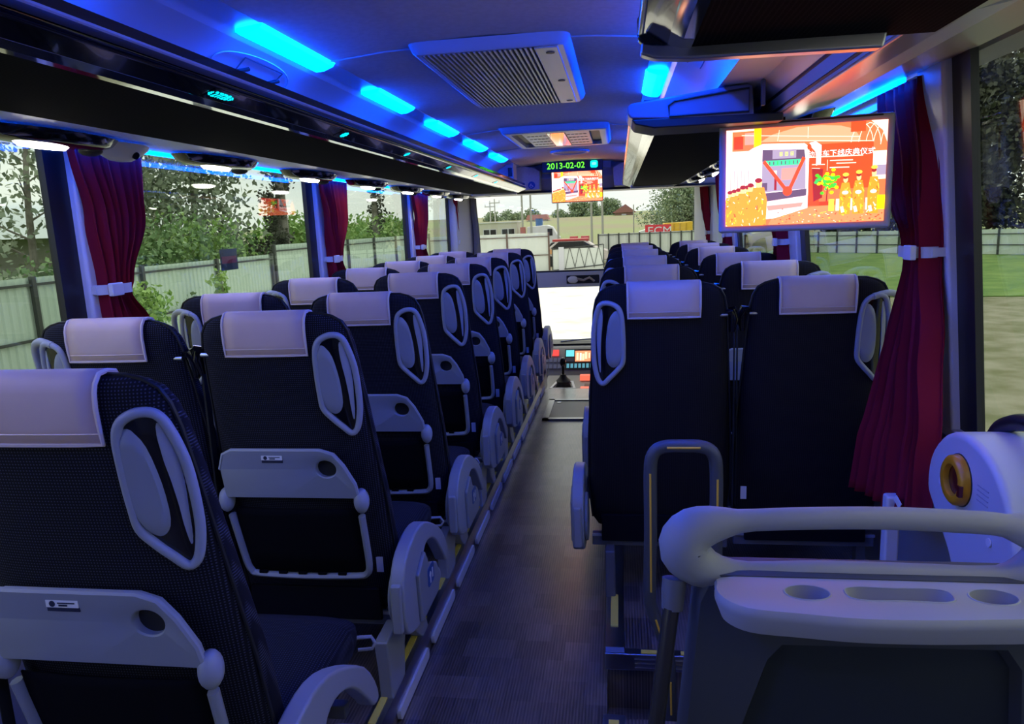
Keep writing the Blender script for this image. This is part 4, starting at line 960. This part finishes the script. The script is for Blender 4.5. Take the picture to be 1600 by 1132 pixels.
# handle pole under housing + rubber loop behind
MB().tube(catmull([(.88, 1.86, .82), (.885, 1.82, .90), (.885, 1.70, .945), (.885, 1.57, .93), (.885, 1.45, .86), (.885, 1.4, .82)], 6, False), .02, 10).build('door_hose', M_RUB, None, smooth=True)
tag(bpy.data.objects['door_hose'], 'thick black hose arching over the white valve housing', 'hose')
MB().box(.74, 2.10, .1, .78, 2.14, .62).build('door_post', M_TRIM, None, bevel=.008)
tag(bpy.data.objects['door_post'], 'short pale post under the hem of the long right curtain', 'post')

# ================================================================== dashboard
db = empty('dashboard', 'grey driver dashboard with glowing map screen at the aisle end', 'dashboard', (-.5, 7.2, -.6))
def dw(mb, name, mt, **k):
    ob = mb.build(name, mt, db, **k); ob.location = (.5, -7.2, .66); return ob
M_DASH = mat('dark_grey_dashboard', (.20, .20, .21), .5)
dw(MB().prism([(7.0, -.62), (6.98, -.10), (7.02, -.06), (7.22, .13), (7.34, .155), (7.62, .14), (7.62, -.62)], 'x', -1.5, .75), 'body', M_DASH, bevel=.012)
ang = math.atan2(.19, .20); RM = Matrix.Rotation(0, 3, 'X')
def dpt(x, t, lift=.004):  # t 0..1 up the slope
    return Vector((x, 7.02+.20*t-.69*lift, -.06+.19*t+.72*lift))
def dquad(x0, x1, t0, t1, lift, name, mt, th=.006):
    a, b, c, d = dpt(x0, t0, lift), dpt(x1, t0, lift), dpt(x1, t1, lift), dpt(x0, t1, lift); n = Vector((0, -.69, .72))*th
    m = MB(); m.add([a-n, b-n, c-n, d-n, a, b, c, d], [(0,3,2,1),(4,5,6,7),(0,1,5,4),(1,2,6,5),(2,3,7,6),(3,0,4,7)]); return dw(m, name, mt)
dquad(-.54, -.12, .06, .94, .006, 'screen_bezel', M_BLKM)
dquad(-.44, -.16, .40, .86, .009, 'map_screen', emis('orange_map_screen', (.9, .22, .10), 1.0))
for k in range(9):
    dquad(-.43+.028*k+random.uniform(0, .01), -.415+.028*k+.01, random.uniform(.42, .6), random.uniform(.65, .84), .010, 'map_detail', emis('map_detail_%d' % k, random.choice([(.95, .55, .35), (1, .3, .15), (.8, .75, .6)]), .9))
dquad(-.53, -.45, .62, .90, .009, 'menu_screen', emis('teal_menu', (.12, .55, .6), .8))
dquad(-.53, -.45, .40, .58, .009, 'menu_keys', M_GREYD)
for k in range(10): dquad(-.52+.038*k, -.495+.038*k, .12, .30, .010, 'screen_key', emis('key_%d' % k, (.10, .35, .45), .5))
dquad(-.665, -.60, .66, .92, .01, 'hazard_button', emis('red_button_glow', (.8, .06, .05), .7))
dw(MB().cyl(tuple(dpt(-.72, .78, .0)), (0, -.69, .72), .035, .012, 20), 'dial', M_GREYL, bevel=.003)
for k in range(5): dquad(-.775+.042*k, -.745+.042*k, .38, .56, .01, 'rocker_switch', M_GREYL)
for k in range(5): dquad(-.775+.042*k, -.745+.042*k, .10, .28, .01, 'rocker_switch', M_GREYL)
dw(MB().box(-1.4, 7.30, .15, .7, 7.60, .165), 'top_pad', M_BLKM, bevel=.01)
dw(MB().tube(catmull([(-.60, 7.4, .17), (-.3, 7.45, .185), (.1, 7.45, .18), (.5, 7.45, .17)], 4, False), .008, 6), 'top_rib', M_GREYL, smooth=True)
dw(MB().prism([(6.36, -.68), (6.36, -.16), (6.98, -.09), (7.0, -.68)], 'x', -.70, .10), 'console', M_DASH, bevel=.01)
dw(MB().box(-.33, 6.60, -.15, -.18, 6.70, -.115), 'console_tray', M_BLKM)
def cz(y): return -.16+(y-6.36)*.113
for x, y in ((-.36, 6.45), (-.38, 6.80)):
    dw(MB().box(x, y, cz(y)+.0, x+.12, y+.07, cz(y)+.05), 'console_switch', emis('red_switch_%d' % int(y*100), (.75, .14, .08), .7), bevel=.004)
gs = empty('gear_lever', 'black gear lever rising from a white trapezoid trim beside the dashboard', 'gear lever', (-.52, 6.60, cz(6.60)+.06))
MB().loft([[(x*k, y*k, z) for x, y in [(-.12, -.15), (.12, -.15), (.08, .17), (-.08, .17)]] for k, z in ((1, 0), (1, .03), (.78, .03), (.74, .0))], cap0=False, cap1=False).build('trim_frame', M_TRIM, gs)
MB().loft([[(.075*k*math.cos(t), .09*k*math.sin(t), z) for t in [2*math.pi*j/14 for j in range(14)]] for k, z in ((1, .0), (.8, .05), (.9, .07), (.5, .10), (.3, .13))]).build('gaiter', M_BLKM, gs, smooth=True)
MB().tube([(0, 0, .12), (0, .0, .22)], .012, 8).ell((0, 0, .24), (.028, .028, .045)).build('knob', M_BLK, gs, smooth=True)

# ================================================================== outside
GZ = -1.0
gd = MB().grid([[(-80+160*i/20, -40+260*j/26, GZ + (0 if (-40+260*j/26) < 52 else min(2.0, ((-40+260*j/26)-52)*.022))) for i in range(21)] for j in range(27)])
struct(gd.build('ground', M_GRND, smooth=True))
struct(MB().box(-8.8, 10.2, GZ, 1.6, 34.5, GZ+.02).build('ground_yard', M_SAND))
g3 = MB().grid([[(1.8+60*i/10, 4+39*j/10, GZ+.03+.02*math.sin(i*2+j)) for i in range(11)] for j in range(11)])
struct(MB().prism([(3.5, 22.5), (60, 11), (60, 60), (3.5, 60)], 'z', GZ+.0, GZ+.03).build('ground_grass', M_MEAD))
struct(MB().box(-60, 19, GZ+.0, -9.3, 60, GZ+.9).build('ground_meadow', M_MEAD, bevel=.3))
# fences
def fence(name, label, p0, p1, top, n, mt, rails, mpost, ribs=10, post_top=0.02, gap=0):
    d = Vector((p1[0]-p0[0], p1[1]-p0[1], 0)); L_ = d.length; a = math.atan2(d.y, d.x)
    o = empty(name, label, 'fence', (p0[0], p0[1], GZ)); o.rotation_euler = (0, 0, a)
    w = L_/n; h = top-GZ
    rows = []; prof_ = []
    for k in range(ribs):
        u = k*w/ribs; prof_ += [(u, 0), (u+w/ribs*.35, 0), (u+w/ribs*.5, .025), (u+w/ribs*.85, .025)]
    prof_.append((w, 0))
    m = MB().grid([[(x, y, .05) for x, y in prof_], [(x, y, h) for x, y in prof_]]).mesh('sheet_panel', mt)
    pm = MB().box(-.04, -.07, 0, .04, -.005, h+post_top).mesh('post', mpost)
    for k in range(n):
        q = bpy.data.objects.new('sheet_panel', m); C.objects.link(q); q.parent = o; q.location = (k*w, 0, 0)
    for k in range(n+1):
        q = bpy.data.objects.new('post', pm); C.objects.link(q); q.parent = o; q.location = (k*w, 0, 0)
    for z in rails:
        MB().box(0, -.05, z-GZ-.02, L_, -.005, z-GZ+.02).build('rail', mpost, o)
    return o
f = fence('sheet_fence', 'pale green corrugated sheet fence with dark posts outside left windows', (-9, -.5), (-9, 18.3), .93, 7, M_FENCE, (.82, -.03), M_POST, 18)
f = fence('sheet_fence', 'taller pale fence section beyond, seen through the second left window', (-9, 18.5), (-9, 34.8), 1.16, 6, M_FENCE, (1.0, .1), M_POST, 14)
fence('white_fence', 'white panel fence on the left of the yard gate, ahead of the bus', (-9.2, 35), (-3.25, 35), 1.0, 3, M_FENW, (.82, -.04), mat('rusty_post', (.14, .09, .07), .7), 2)
fence('white_fence', 'low white panel fence with dark posts right of the gate', (-1.2, 45), (7.3, 45), .66, 14, M_FENW, (.60,), M_POST, 2)
fence('white_fence', 'long white panel fence across the grass outside right windows', (11.0, 47.5), (20.5, 36), .24, 12, M_FENW, (.02, -.5), M_POST, 2)
fence('white_fence', 'white fence section right of the long one, by the dark trees', (20.7, 35.8), (32, 24), .42, 10, M_FENW, (.2, -.4), M_POST, 2)
# gate
gt = empty('yard_gate', 'open lattice gate leaf with crossing bars ahead of the bus', 'gate', (-3.1, 35, GZ))
q = MB()
MB().box(0, 0, .22, 2.4, .02, 1.22).build('infill', M_FENW, gt)
for a, b in (((0, -.03, .2), (0, -.03, 1.3)), ((2.4, -.03, .25), (2.4, -.03, 1.36)), ((.42, -.03, .2), (.42, -.03, 1.26)), ((0, -.03, 1.2), (2.4, -.03, 1.36)), ((0, -.03, .22), (2.4, -.03, .42))):
    MB().tube([a, b], .025, 6).build('frame_bar', M_POST, gt)
for k in range(4):
    x = .6+.45*k; MB().tube([(x, -.03, .3), (x+.22, -.03, 1.3)], .012, 5).build('brace', M_POST, gt); MB().tube([(x+.22, -.03, 1.3), (x+.45, -.03, .35)], .012, 5).build('brace', M_POST, gt)
MB().box(.30, -.08, .15, .55, .0, 1.3).build('gate_post', M_TRIM, gt)

# trees
def leaves(n, centers, size, rnd, flat=1.0):
    V = np.zeros((n*4, 3), np.float32); i = 0
    cs = np.array([c[:3] for c in centers], np.float32); rs = np.array([c[3] for c in centers], np.float32)
    idx = rnd.integers(0, len(cs), n); d = rnd.normal(size=(n, 3)); d /= np.linalg.norm(d, axis=1)[:, None]
    r = rs[idx]*(rnd.random(n)**.45); P = cs[idx]+d*r[:, None]*np.array([1, 1, flat])
    u = rnd.normal(size=(n, 3)); u /= np.linalg.norm(u, axis=1)[:, None]; w = np.cross(u, rnd.normal(size=(n, 3))); w /= np.linalg.norm(w, axis=1)[:, None]
    s = size*(.6+.8*rnd.random(n))[:, None]
    V[0::4] = P-u*s; V[1::4] = P+w*s*.6; V[2::4] = P+u*s; V[3::4] = P-w*s*.6
    return V
def foliage(name, V, mt, parent):
    me = bpy.data.meshes.new(name); n = len(V)//4
    me.vertices.add(len(V)); me.vertices.foreach_set('co', V.ravel()); me.loops.add(n*4); me.loops.foreach_set('vertex_index', np.arange(n*4, dtype=np.int32))
    me.polygons.add(n); me.polygons.foreach_set('loop_start', np.arange(0, n*4, 4, dtype=np.int32)); me.polygons.foreach_set('loop_total', np.full(n, 4, np.int32)); me.update(calc_edges=True)
    me.materials.append(mt); o = bpy.data.objects.new(name, me); C.objects.link(o); o.parent = parent; o['kind'] = 'stuff'; return o
def tree(name, label, x, y, h, crown, nl, size, mt, group, seed, trunk_r=.12, lean=0, bare=.4, cat='tree', nb=9, spread=.5):
    rg = np.random.default_rng(seed); rr = random.Random(seed)
    o = empty(name, label, cat, (x, y, GZ), group)
    tk = MB(); top = Vector((lean, 0, h*.92)); mid = Vector((lean*.35, rr.uniform(-.1, .1), h*.5))
    tk.tube(catmull([(0, 0, -.05), tuple(mid), tuple(top)], 5, False), [trunk_r*(1-.08*k) for k in range(11)], 7)
    cen_ = []
    for k in range(nb):
        t = bare+(1-bare)*k/nb; base = Vector((0, 0, 0)).lerp(top, t); base.x = lean*t*t
        a = rr.uniform(0, 6.28); l = crown*spread*(1.25-t)*rr.uniform(.8, 1.3)
        tip = base+Vector((math.cos(a)*l, math.sin(a)*l, l*.7)); m_ = base.lerp(tip, .5)+Vector((0, 0, -.05*l))
        tk.tube([base, m_, tip], [trunk_r*.4*(1.1-t), trunk_r*.25*(1.1-t), trunk_r*.1], 5)
        cen_.append((tip.x, tip.y, tip.z, crown*.42)); cen_.append((m_.x, m_.y, m_.z, crown*.30))
    cen_.append((top.x, top.y, top.z, crown*.4))
    tk.build('trunk', M_BARK, o, smooth=True)
    foliage('leaves', leaves(nl, cen_, size, rg, .8), mt, o); return o
# left side, behind the fence
gL = 'trees behind the left fence'
tree('birch', 'thin half-bare tree at far left seen through the rear left window', -13.5, 9.8, 6.5, 2.4, 1500, .09, M_LF2, gL, 1, .12, -.8, .3)
tree('birch', 'slender pale tree just left of the nearest red curtain', -12.6, 11.6, 6.0, 2.2, 1500, .08, M_LF2, gL, 2, .11, .6, .3)
tree('birch', 'forked pale tree just right of the nearest red curtain', -13.5, 15.5, 6.5, 2.2, 900, .08, M_LF2, gL, 3, .12, .5, .35)
tree('birch', 'leafy grey-green tree in the middle of the second left window', -13.2, 18.8, 7.0, 3.0, 4200, .09, M_LF2, gL, 4, .15, -.3, .25, nb=12)
tree('birch', 'tall leafy tree right of the middle in the second left window', -13.0, 21.5, 7.0, 3.0, 4200, .10, M_LF2, gL, 5, .15, .3, .22, nb=12)
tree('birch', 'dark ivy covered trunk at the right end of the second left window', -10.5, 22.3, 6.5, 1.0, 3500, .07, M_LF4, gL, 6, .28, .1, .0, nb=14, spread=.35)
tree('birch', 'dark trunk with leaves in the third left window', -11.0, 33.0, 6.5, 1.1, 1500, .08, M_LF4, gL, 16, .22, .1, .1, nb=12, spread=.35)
gB = 'bushes behind the left fence'
for i, (x, y, s, mt, lb) in enumerate([(-11.4, 9.3, 1.5, M_LF3, 'low bright shrub over the fence at the far left'), (-10.6, 11.6, 1.4, M_LF2, 'brownish green scrub left of nearest red curtain'), (-10.8, 14.2, 1.7, M_LF1, 'leafy bush right of the nearest curtain, with orange flowers before it'), (-10.9, 15.9, 2.3, M_LF1, 'tall round green bush over the fence in the second left window'), (-11.2, 17.9, 2.1, M_LF3, 'lighter green bush beside the tall round one'), (-11.5, 19.9, 1.8, M_LF1, 'dark bush behind the small painted window reflection'), (-11.6, 22.0, 1.7, M_LF4, 'darkest bush at the fence corner')]):
    tree('bush', lb, x, y, s*1.15, s, 3600, .07, mt, gB, 40+i, .05, 0, .05, cat='bush', nb=14, spread=.75)
fb = empty('flower_clump', 'clump of small orange flowers over the left fence', 'flowers', (-9.7, 12.9, GZ), None)
q = MB(); rr = random.Random(5)
for k in range(26):
    x, y, z = rr.uniform(-.3, .3), rr.uniform(-.5, .5), rr.uniform(2.0, 2.5); q.ell((x, y, z), (.035, .035, .03), 6, 4)
q.build('blossoms', mat('orange_petals', (.85, .30, .06), .7), fb, kind='stuff')
q = MB()
for k in range(26): q.tube([(rr.uniform(-.3, .3), rr.uniform(-.5, .5), 0), (rr.uniform(-.3, .3), rr.uniform(-.5, .5), 2.2)], .008, 4)
q.build('stems', M_LF1, fb, kind='stuff')
tree('bush', 'bright green sapling on the bus side of the left fence', -8.0, 11.6, 1.55, .95, 2600, .05, M_LF3, gB, 60, .04, 0, .05, cat='bush', nb=12, spread=.7)
tree('bush', 'small leafy stem standing in front of the left fence posts', -8.2, 14.4, 1.8, .45, 500, .05, M_LF3, gB, 61, .03, 0, .3, cat='bush', nb=6, spread=.6)
for i, (x, y) in enumerate([(-12, 26), (-13, 31), (-12.5, 37), (-14, 44)]):
    tree('bush', ['bright shrub right of the dark ivy trunk, outside left', 'bright shrub in the third left window', 'second bright shrub in the third left window', 'farthest bright shrub outside left'][i], x, y, 2.5, 2.3, 2600, .11, M_LF3, gB, 70+i, .06, 0, .05, cat='bush', nb=14, spread=.9)
# house roof behind the trees at left
lh = empty('house', 'low shed with grey roof behind the thin trees outside left', 'building', (-30, 24, GZ))
MB().box(-4, -9, 0, 4, 9, 2.7).build('wall', mat('weathered_boards', (.22, .20, .17), .8), lh)
MB().prism([(-5, 2.7), (5, 2.7), (0, 4.2)], 'y', -10, 10).build('roof', mat('grey_roof_sheet', (.34, .38, .38), .6), lh)
# right side
gR = 'dark forest trees outside the right windows'
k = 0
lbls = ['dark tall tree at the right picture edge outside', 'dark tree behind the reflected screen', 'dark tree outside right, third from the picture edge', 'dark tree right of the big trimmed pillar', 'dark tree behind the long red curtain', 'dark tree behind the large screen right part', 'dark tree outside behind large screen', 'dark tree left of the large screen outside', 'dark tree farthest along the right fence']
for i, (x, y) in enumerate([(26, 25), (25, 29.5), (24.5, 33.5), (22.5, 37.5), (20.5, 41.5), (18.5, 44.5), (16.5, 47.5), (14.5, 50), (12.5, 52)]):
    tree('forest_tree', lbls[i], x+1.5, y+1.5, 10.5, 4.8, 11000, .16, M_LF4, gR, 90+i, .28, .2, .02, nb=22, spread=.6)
tree('bush', 'small grassy bush before the right fence', 19.6, 34.0, .5, .45, 700, .06, M_LF3, 'bushes before the right fence', 120, .02, 0, .05, cat='bush', nb=8, spread=.8)
# pieces of pale wood on the gravel
for i, (x, y, a) in enumerate([(7.2, 9.3, .5), (5.9, 7.6, -.3), (6.9, 10.6, .1)]):
    pw = MB().box(-.16, -.02, 0, .16, .02, .03).build('wood_scrap', mat('pale_wood', (.75, .70, .58), .8)); pw.location = (x, y, GZ+.003); pw.rotation_euler = (0, 0, a)
    tag(pw, ['pale strip of wood lying on the gravel outside right, upper one', 'lowest pale scrap on the gravel outside right', 'small far pale scrap on the gravel outside right'][i], 'debris')
# ahead of the bus
struct(MB().prism([(60, GZ), (80, .6), (120, 2.2), (160, 3.2), (200, 3.4), (200, GZ)], 'x', -70, 60).build('ground_hill', M_HILL, smooth=True))
cb = empty('site_cabin', 'long cream site cabin with two dark windows beyond the white fence', 'building', (-9.8, 60, -.8))
MB().box(-3.2, 0, 0, 1.7, 2.5, 2.45).build('wall', mat('cream_cabin_wall', (.62, .60, .50), .6), cb)
MB().box(-3.3, -.1, 2.42, 1.8, 2.6, 2.5).build('roof', M_WHT, cb)
for x in (-.55, .95):
    w = MB().box(x-.55, -.03, 1.2, x+.55, 0, 1.95).build('window', M_TRIM, cb); MB().box(x-.5, -.04, 1.25, x-.04, -.03, 1.9).box(x+.04, -.04, 1.25, x+.5, -.03, 1.9).build('pane', M_BLKM, w)
MB().box(1.95, -.1, .9, 2.35, .4, 2.0).build('red_box', mat('faded_red_sheet', (.5, .16, .14), .6), cb)
def vehicle(name, label, cat, loc, L_, H_, Wd, body, dark, prof_, rotz=0):
    o = empty(name, label, cat, loc); o.rotation_euler = (0, 0, rotz)
    MB().prism([(x*L_, z*H_) for x, z in prof_], 'y', 0, Wd).build('body', body, o, bevel=.05)
    for x in (.18, .8): 
        MB().cyl((x*L_, -.03, .30), 'y', .30, .2, 16).build('wheel', M_BLKM, o)
    return o
van = vehicle('van', 'white van parked beyond the white fence', 'van', (-7.3, 60, -.7), 2.6, 2.0, 1.6, M_WHT, M_BLKM, [(0, .15), (0, .95), (.62, 1), (.78, .92), (.95, .55), (1, .5), (1, .15)])
MB().box(1.65, -.02, 1.15, 2.05, 0, 1.7).build('window', M_BLKM, van); MB().box(.1, -.02, .9, 1.5, 0, 1.3).build('stripe', mat('green_stripe', (.35, .5, .25), .6), van)
car = vehicle('car', 'red and white car passing behind the gate', 'car', (-4.6, 42, GZ), 4.0, 1.45, 1.7, mat('white_car_paint', (.7, .62, .6), .3), M_BLKM, [(0, .2), (0, .6), (.15, .68), (.3, 1), (.68, 1), (.86, .66), (1, .55), (1, .2)])
MB().prism([(.8, 1.0), (1.25, 1.36), (2.65, 1.36), (3.3, .98)], 'y', -.02, 0).build('windows', M_BLKM, car); MB().box(.9, 0, 1.38, 2.9, 1.7, 1.5).build('roof', mat('red_roof', (.5, .05, .05), .4), car)
MB().box(.2, -.03, .7, 2.4, 0, .95).build('side_stripe', mat('orange_stripe', (.9, .45, .2), .5), car)
v2_ = vehicle('car', 'small pale car on the distant road left of the red banner', 'car', (1.9, 70, -.55), 3.3, 1.5, 1.6, M_WHT, M_BLKM, [(0, .2), (0, .6), (.15, .68), (.3, 1), (.68, 1), (.86, .66), (1, .55), (1, .2)])
bt = empty('water_tank', 'upright blue tank on the slope beyond the cabins', 'tank', (-8.4, 80, .95))
MB().cyl((0, 0, 0), 'z', .38, .95, 16).build('shell', mat('blue_tank_paint', (.06, .16, .45), .5), bt); MB().cyl((0, 0, .95), 'z', .40, .08, 16).build('lid', mat('dark_blue_lid', (.03, .08, .25), .5), bt)
for i, x in enumerate((-1.75, -1.0)):
    rb = MB().cyl((0, 0, 0), 'z', .28, .85, 14).build('red_drum', mat('red_drum_paint', (.7, .12, .14), .5)); rb.location = (x-1.2, 50, -.35)
    tag(rb, ['left red drum beyond the gate', 'right red drum beyond the gate'][i], 'drum')
# banner
bn = empty('banner', 'red banner with white capitals over the right white fence', 'banner', (2.58, 50, .22))
MB().box(-.84, 0, 0, .84, .03, .82).build('sheet', mat('red_banner_cloth', (.75, .04, .06), .6), bn)
lettering('ECM', .70, M_WHT, bn, (.1, -.02, .42), (R(90), 0, 0), 'lettering', .004, sx=1.15)
for x in (-.8, .8): MB().box(x-.03, .03, -1.02, x+.03, .09, .8).build('pole', M_POST, bn)
yt = empty('dump_truck', 'yellow truck body behind the red banner', 'truck', (3.0, 51, GZ))
MB().prism([(0, .9), (.05, 2.1), (1.9, 2.15), (1.9, .9)], 'y', 0, 2).build('body', mat('yellow_truck_paint', (.80, .50, .03), .5), yt, bevel=.03)
for k in range(4): MB().box(.25+.4*k, -.04, 1.0, .31+.4*k, 0, 2.05).build('rib', mat('dark_yellow_paint_%d' % k, (.55, .34, .02), .5), yt)
for x in (.3, 1.5): MB().cyl((x, -.02, .45), 'y', .45, .3, 16).build('wheel', M_BLKM, yt)
# utility poles
M_POLE = mat('pale_concrete_pole', (.45, .45, .40), .8)
pl_lab = ['tallest concrete pole left of the front screen', 'second concrete pole just left of the front screen', 'concrete pole with insulators above the cabins', 'concrete pole under the front screen left part', 'concrete pole under right part of the front screen', 'thin concrete pole near the big green tree', 'pole at right of the hill house', 'thin mast at the left of the windscreen', 'second thin mast at left of the windscreen']
for i, (x, y, z1, z0) in enumerate([(-7.65, 60, 4.6, 0), (-6.95, 60, 4.4, 0), (-4.78, 60, 3.4, 0), (-2.1, 60, 4.2, 0), (-1.24, 60, 4.2, 0), (4.03, 60, 4.0, 0), (1.2, 60, 2.6, 0), (-10.6, 62, 3.3, 0), (-10.2, 62, 3.6, 0)]):
    o = empty('utility_pole', pl_lab[i], 'pole', (x, y, GZ), 'utility poles ahead')
    r_ = .10 if i < 5 else .06
    MB().tube([(0, 0, 0), (0, 0, z1-GZ)], [r_, r_*.7], 8).build('shaft', M_POLE, o, smooth=True)
    if i in (0, 1, 2, 7, 8):
        MB().box(-.45, -.04, z1-GZ-.35, .45, .04, z1-GZ-.28).build('cross_arm', M_POLE, o)
        for s in (-.4, 0, .4): MB().cyl((s, 0, z1-GZ-.28), 'z', .035, .16, 8).build('insulator', M_TRIM, o)
# hill house, pines, big tree
hh = empty('house', 'brown house with steep roof on the hill ahead', 'building', (.95, 120, 2.0))
MB().box(-1.5, 0, -.6, 1.5, 3, .7).build('wall', mat('brown_brick', (.28, .17, .13), .8), hh); MB().prism([(-1.9, .6), (1.9, .6), (.2, 1.9)], 'y', -.3, 3.3).build('roof', mat('red_brown_roof', (.30, .13, .11), .7), hh)
MB().box(-.4, -.02, -.1, .3, 0, .4).build('window', M_TRIM, hh)
h2 = empty('house', 'small house with pink roof among the distant trees', 'building', (-11.8, 110, 1.4))
MB().box(-1.4, 0, -.6, 1.4, 2, .6).build('wall', M_WHT, h2); MB().prism([(-1.7, .6), (1.7, .6), (1.4, 1.35), (-1.4, 1.35)], 'y', -.3, 2.3).build('roof', mat('pink_roof', (.50, .22, .20), .7), h2)
gF = 'trees on the horizon ahead'
rr = random.Random(9)
spots = [(-20, 118, 2.6), (-18, 121, 2.8), (-16, 119, 2.4), (-14.2, 122, 3.0), (-9.6, 124, 2.6), (-7.2, 124, 3.9), (-5.6, 126, 4.3), (-4.1, 124, 3.9), (-2.0, 128, 4.4), (-.7, 128, 4.2), (2.6, 126, 1.2), (4.4, 126, 1.2)]
spots = [(x, y, h+(.9 if h > 2 else .3)) for x, y, h in spots]
for i, (x, y, h_) in enumerate(spots):
    tree('distant_tree', 'distant tree on the hill ahead, %s' % ['at the far left', 'second from left', 'third from left', 'left of the pink-roofed house', 'right of the pink-roofed house', 'first of the rounded clump', 'tallest of the rounded clump', 'last of the rounded clump', 'left one of the tall pine pair', 'right one of the tall pine pair', 'low one right of the brown house', 'low one farther right of brown house'][i], x, y, h_-GZ-.2, 2.4 if h_ > 2 else 1.2, 2600, .16, M_LF5, gF, 200+i, .1, 0, .35, nb=9, spread=.6)
tree('broad_tree', 'big pale green tree at the right of the windscreen', 5.2, 60, 5.4, 3.2, 15000, .10, M_LF5, None, 230, .2, 0, .02, nb=26, spread=.62)
tree('broad_tree', 'big green tree behind, touching the right edge of the windscreen', 8.0, 62, 5.6, 3.2, 12000, .11, M_LF5, None, 231, .2, 0, .02, nb=26, spread=.62)
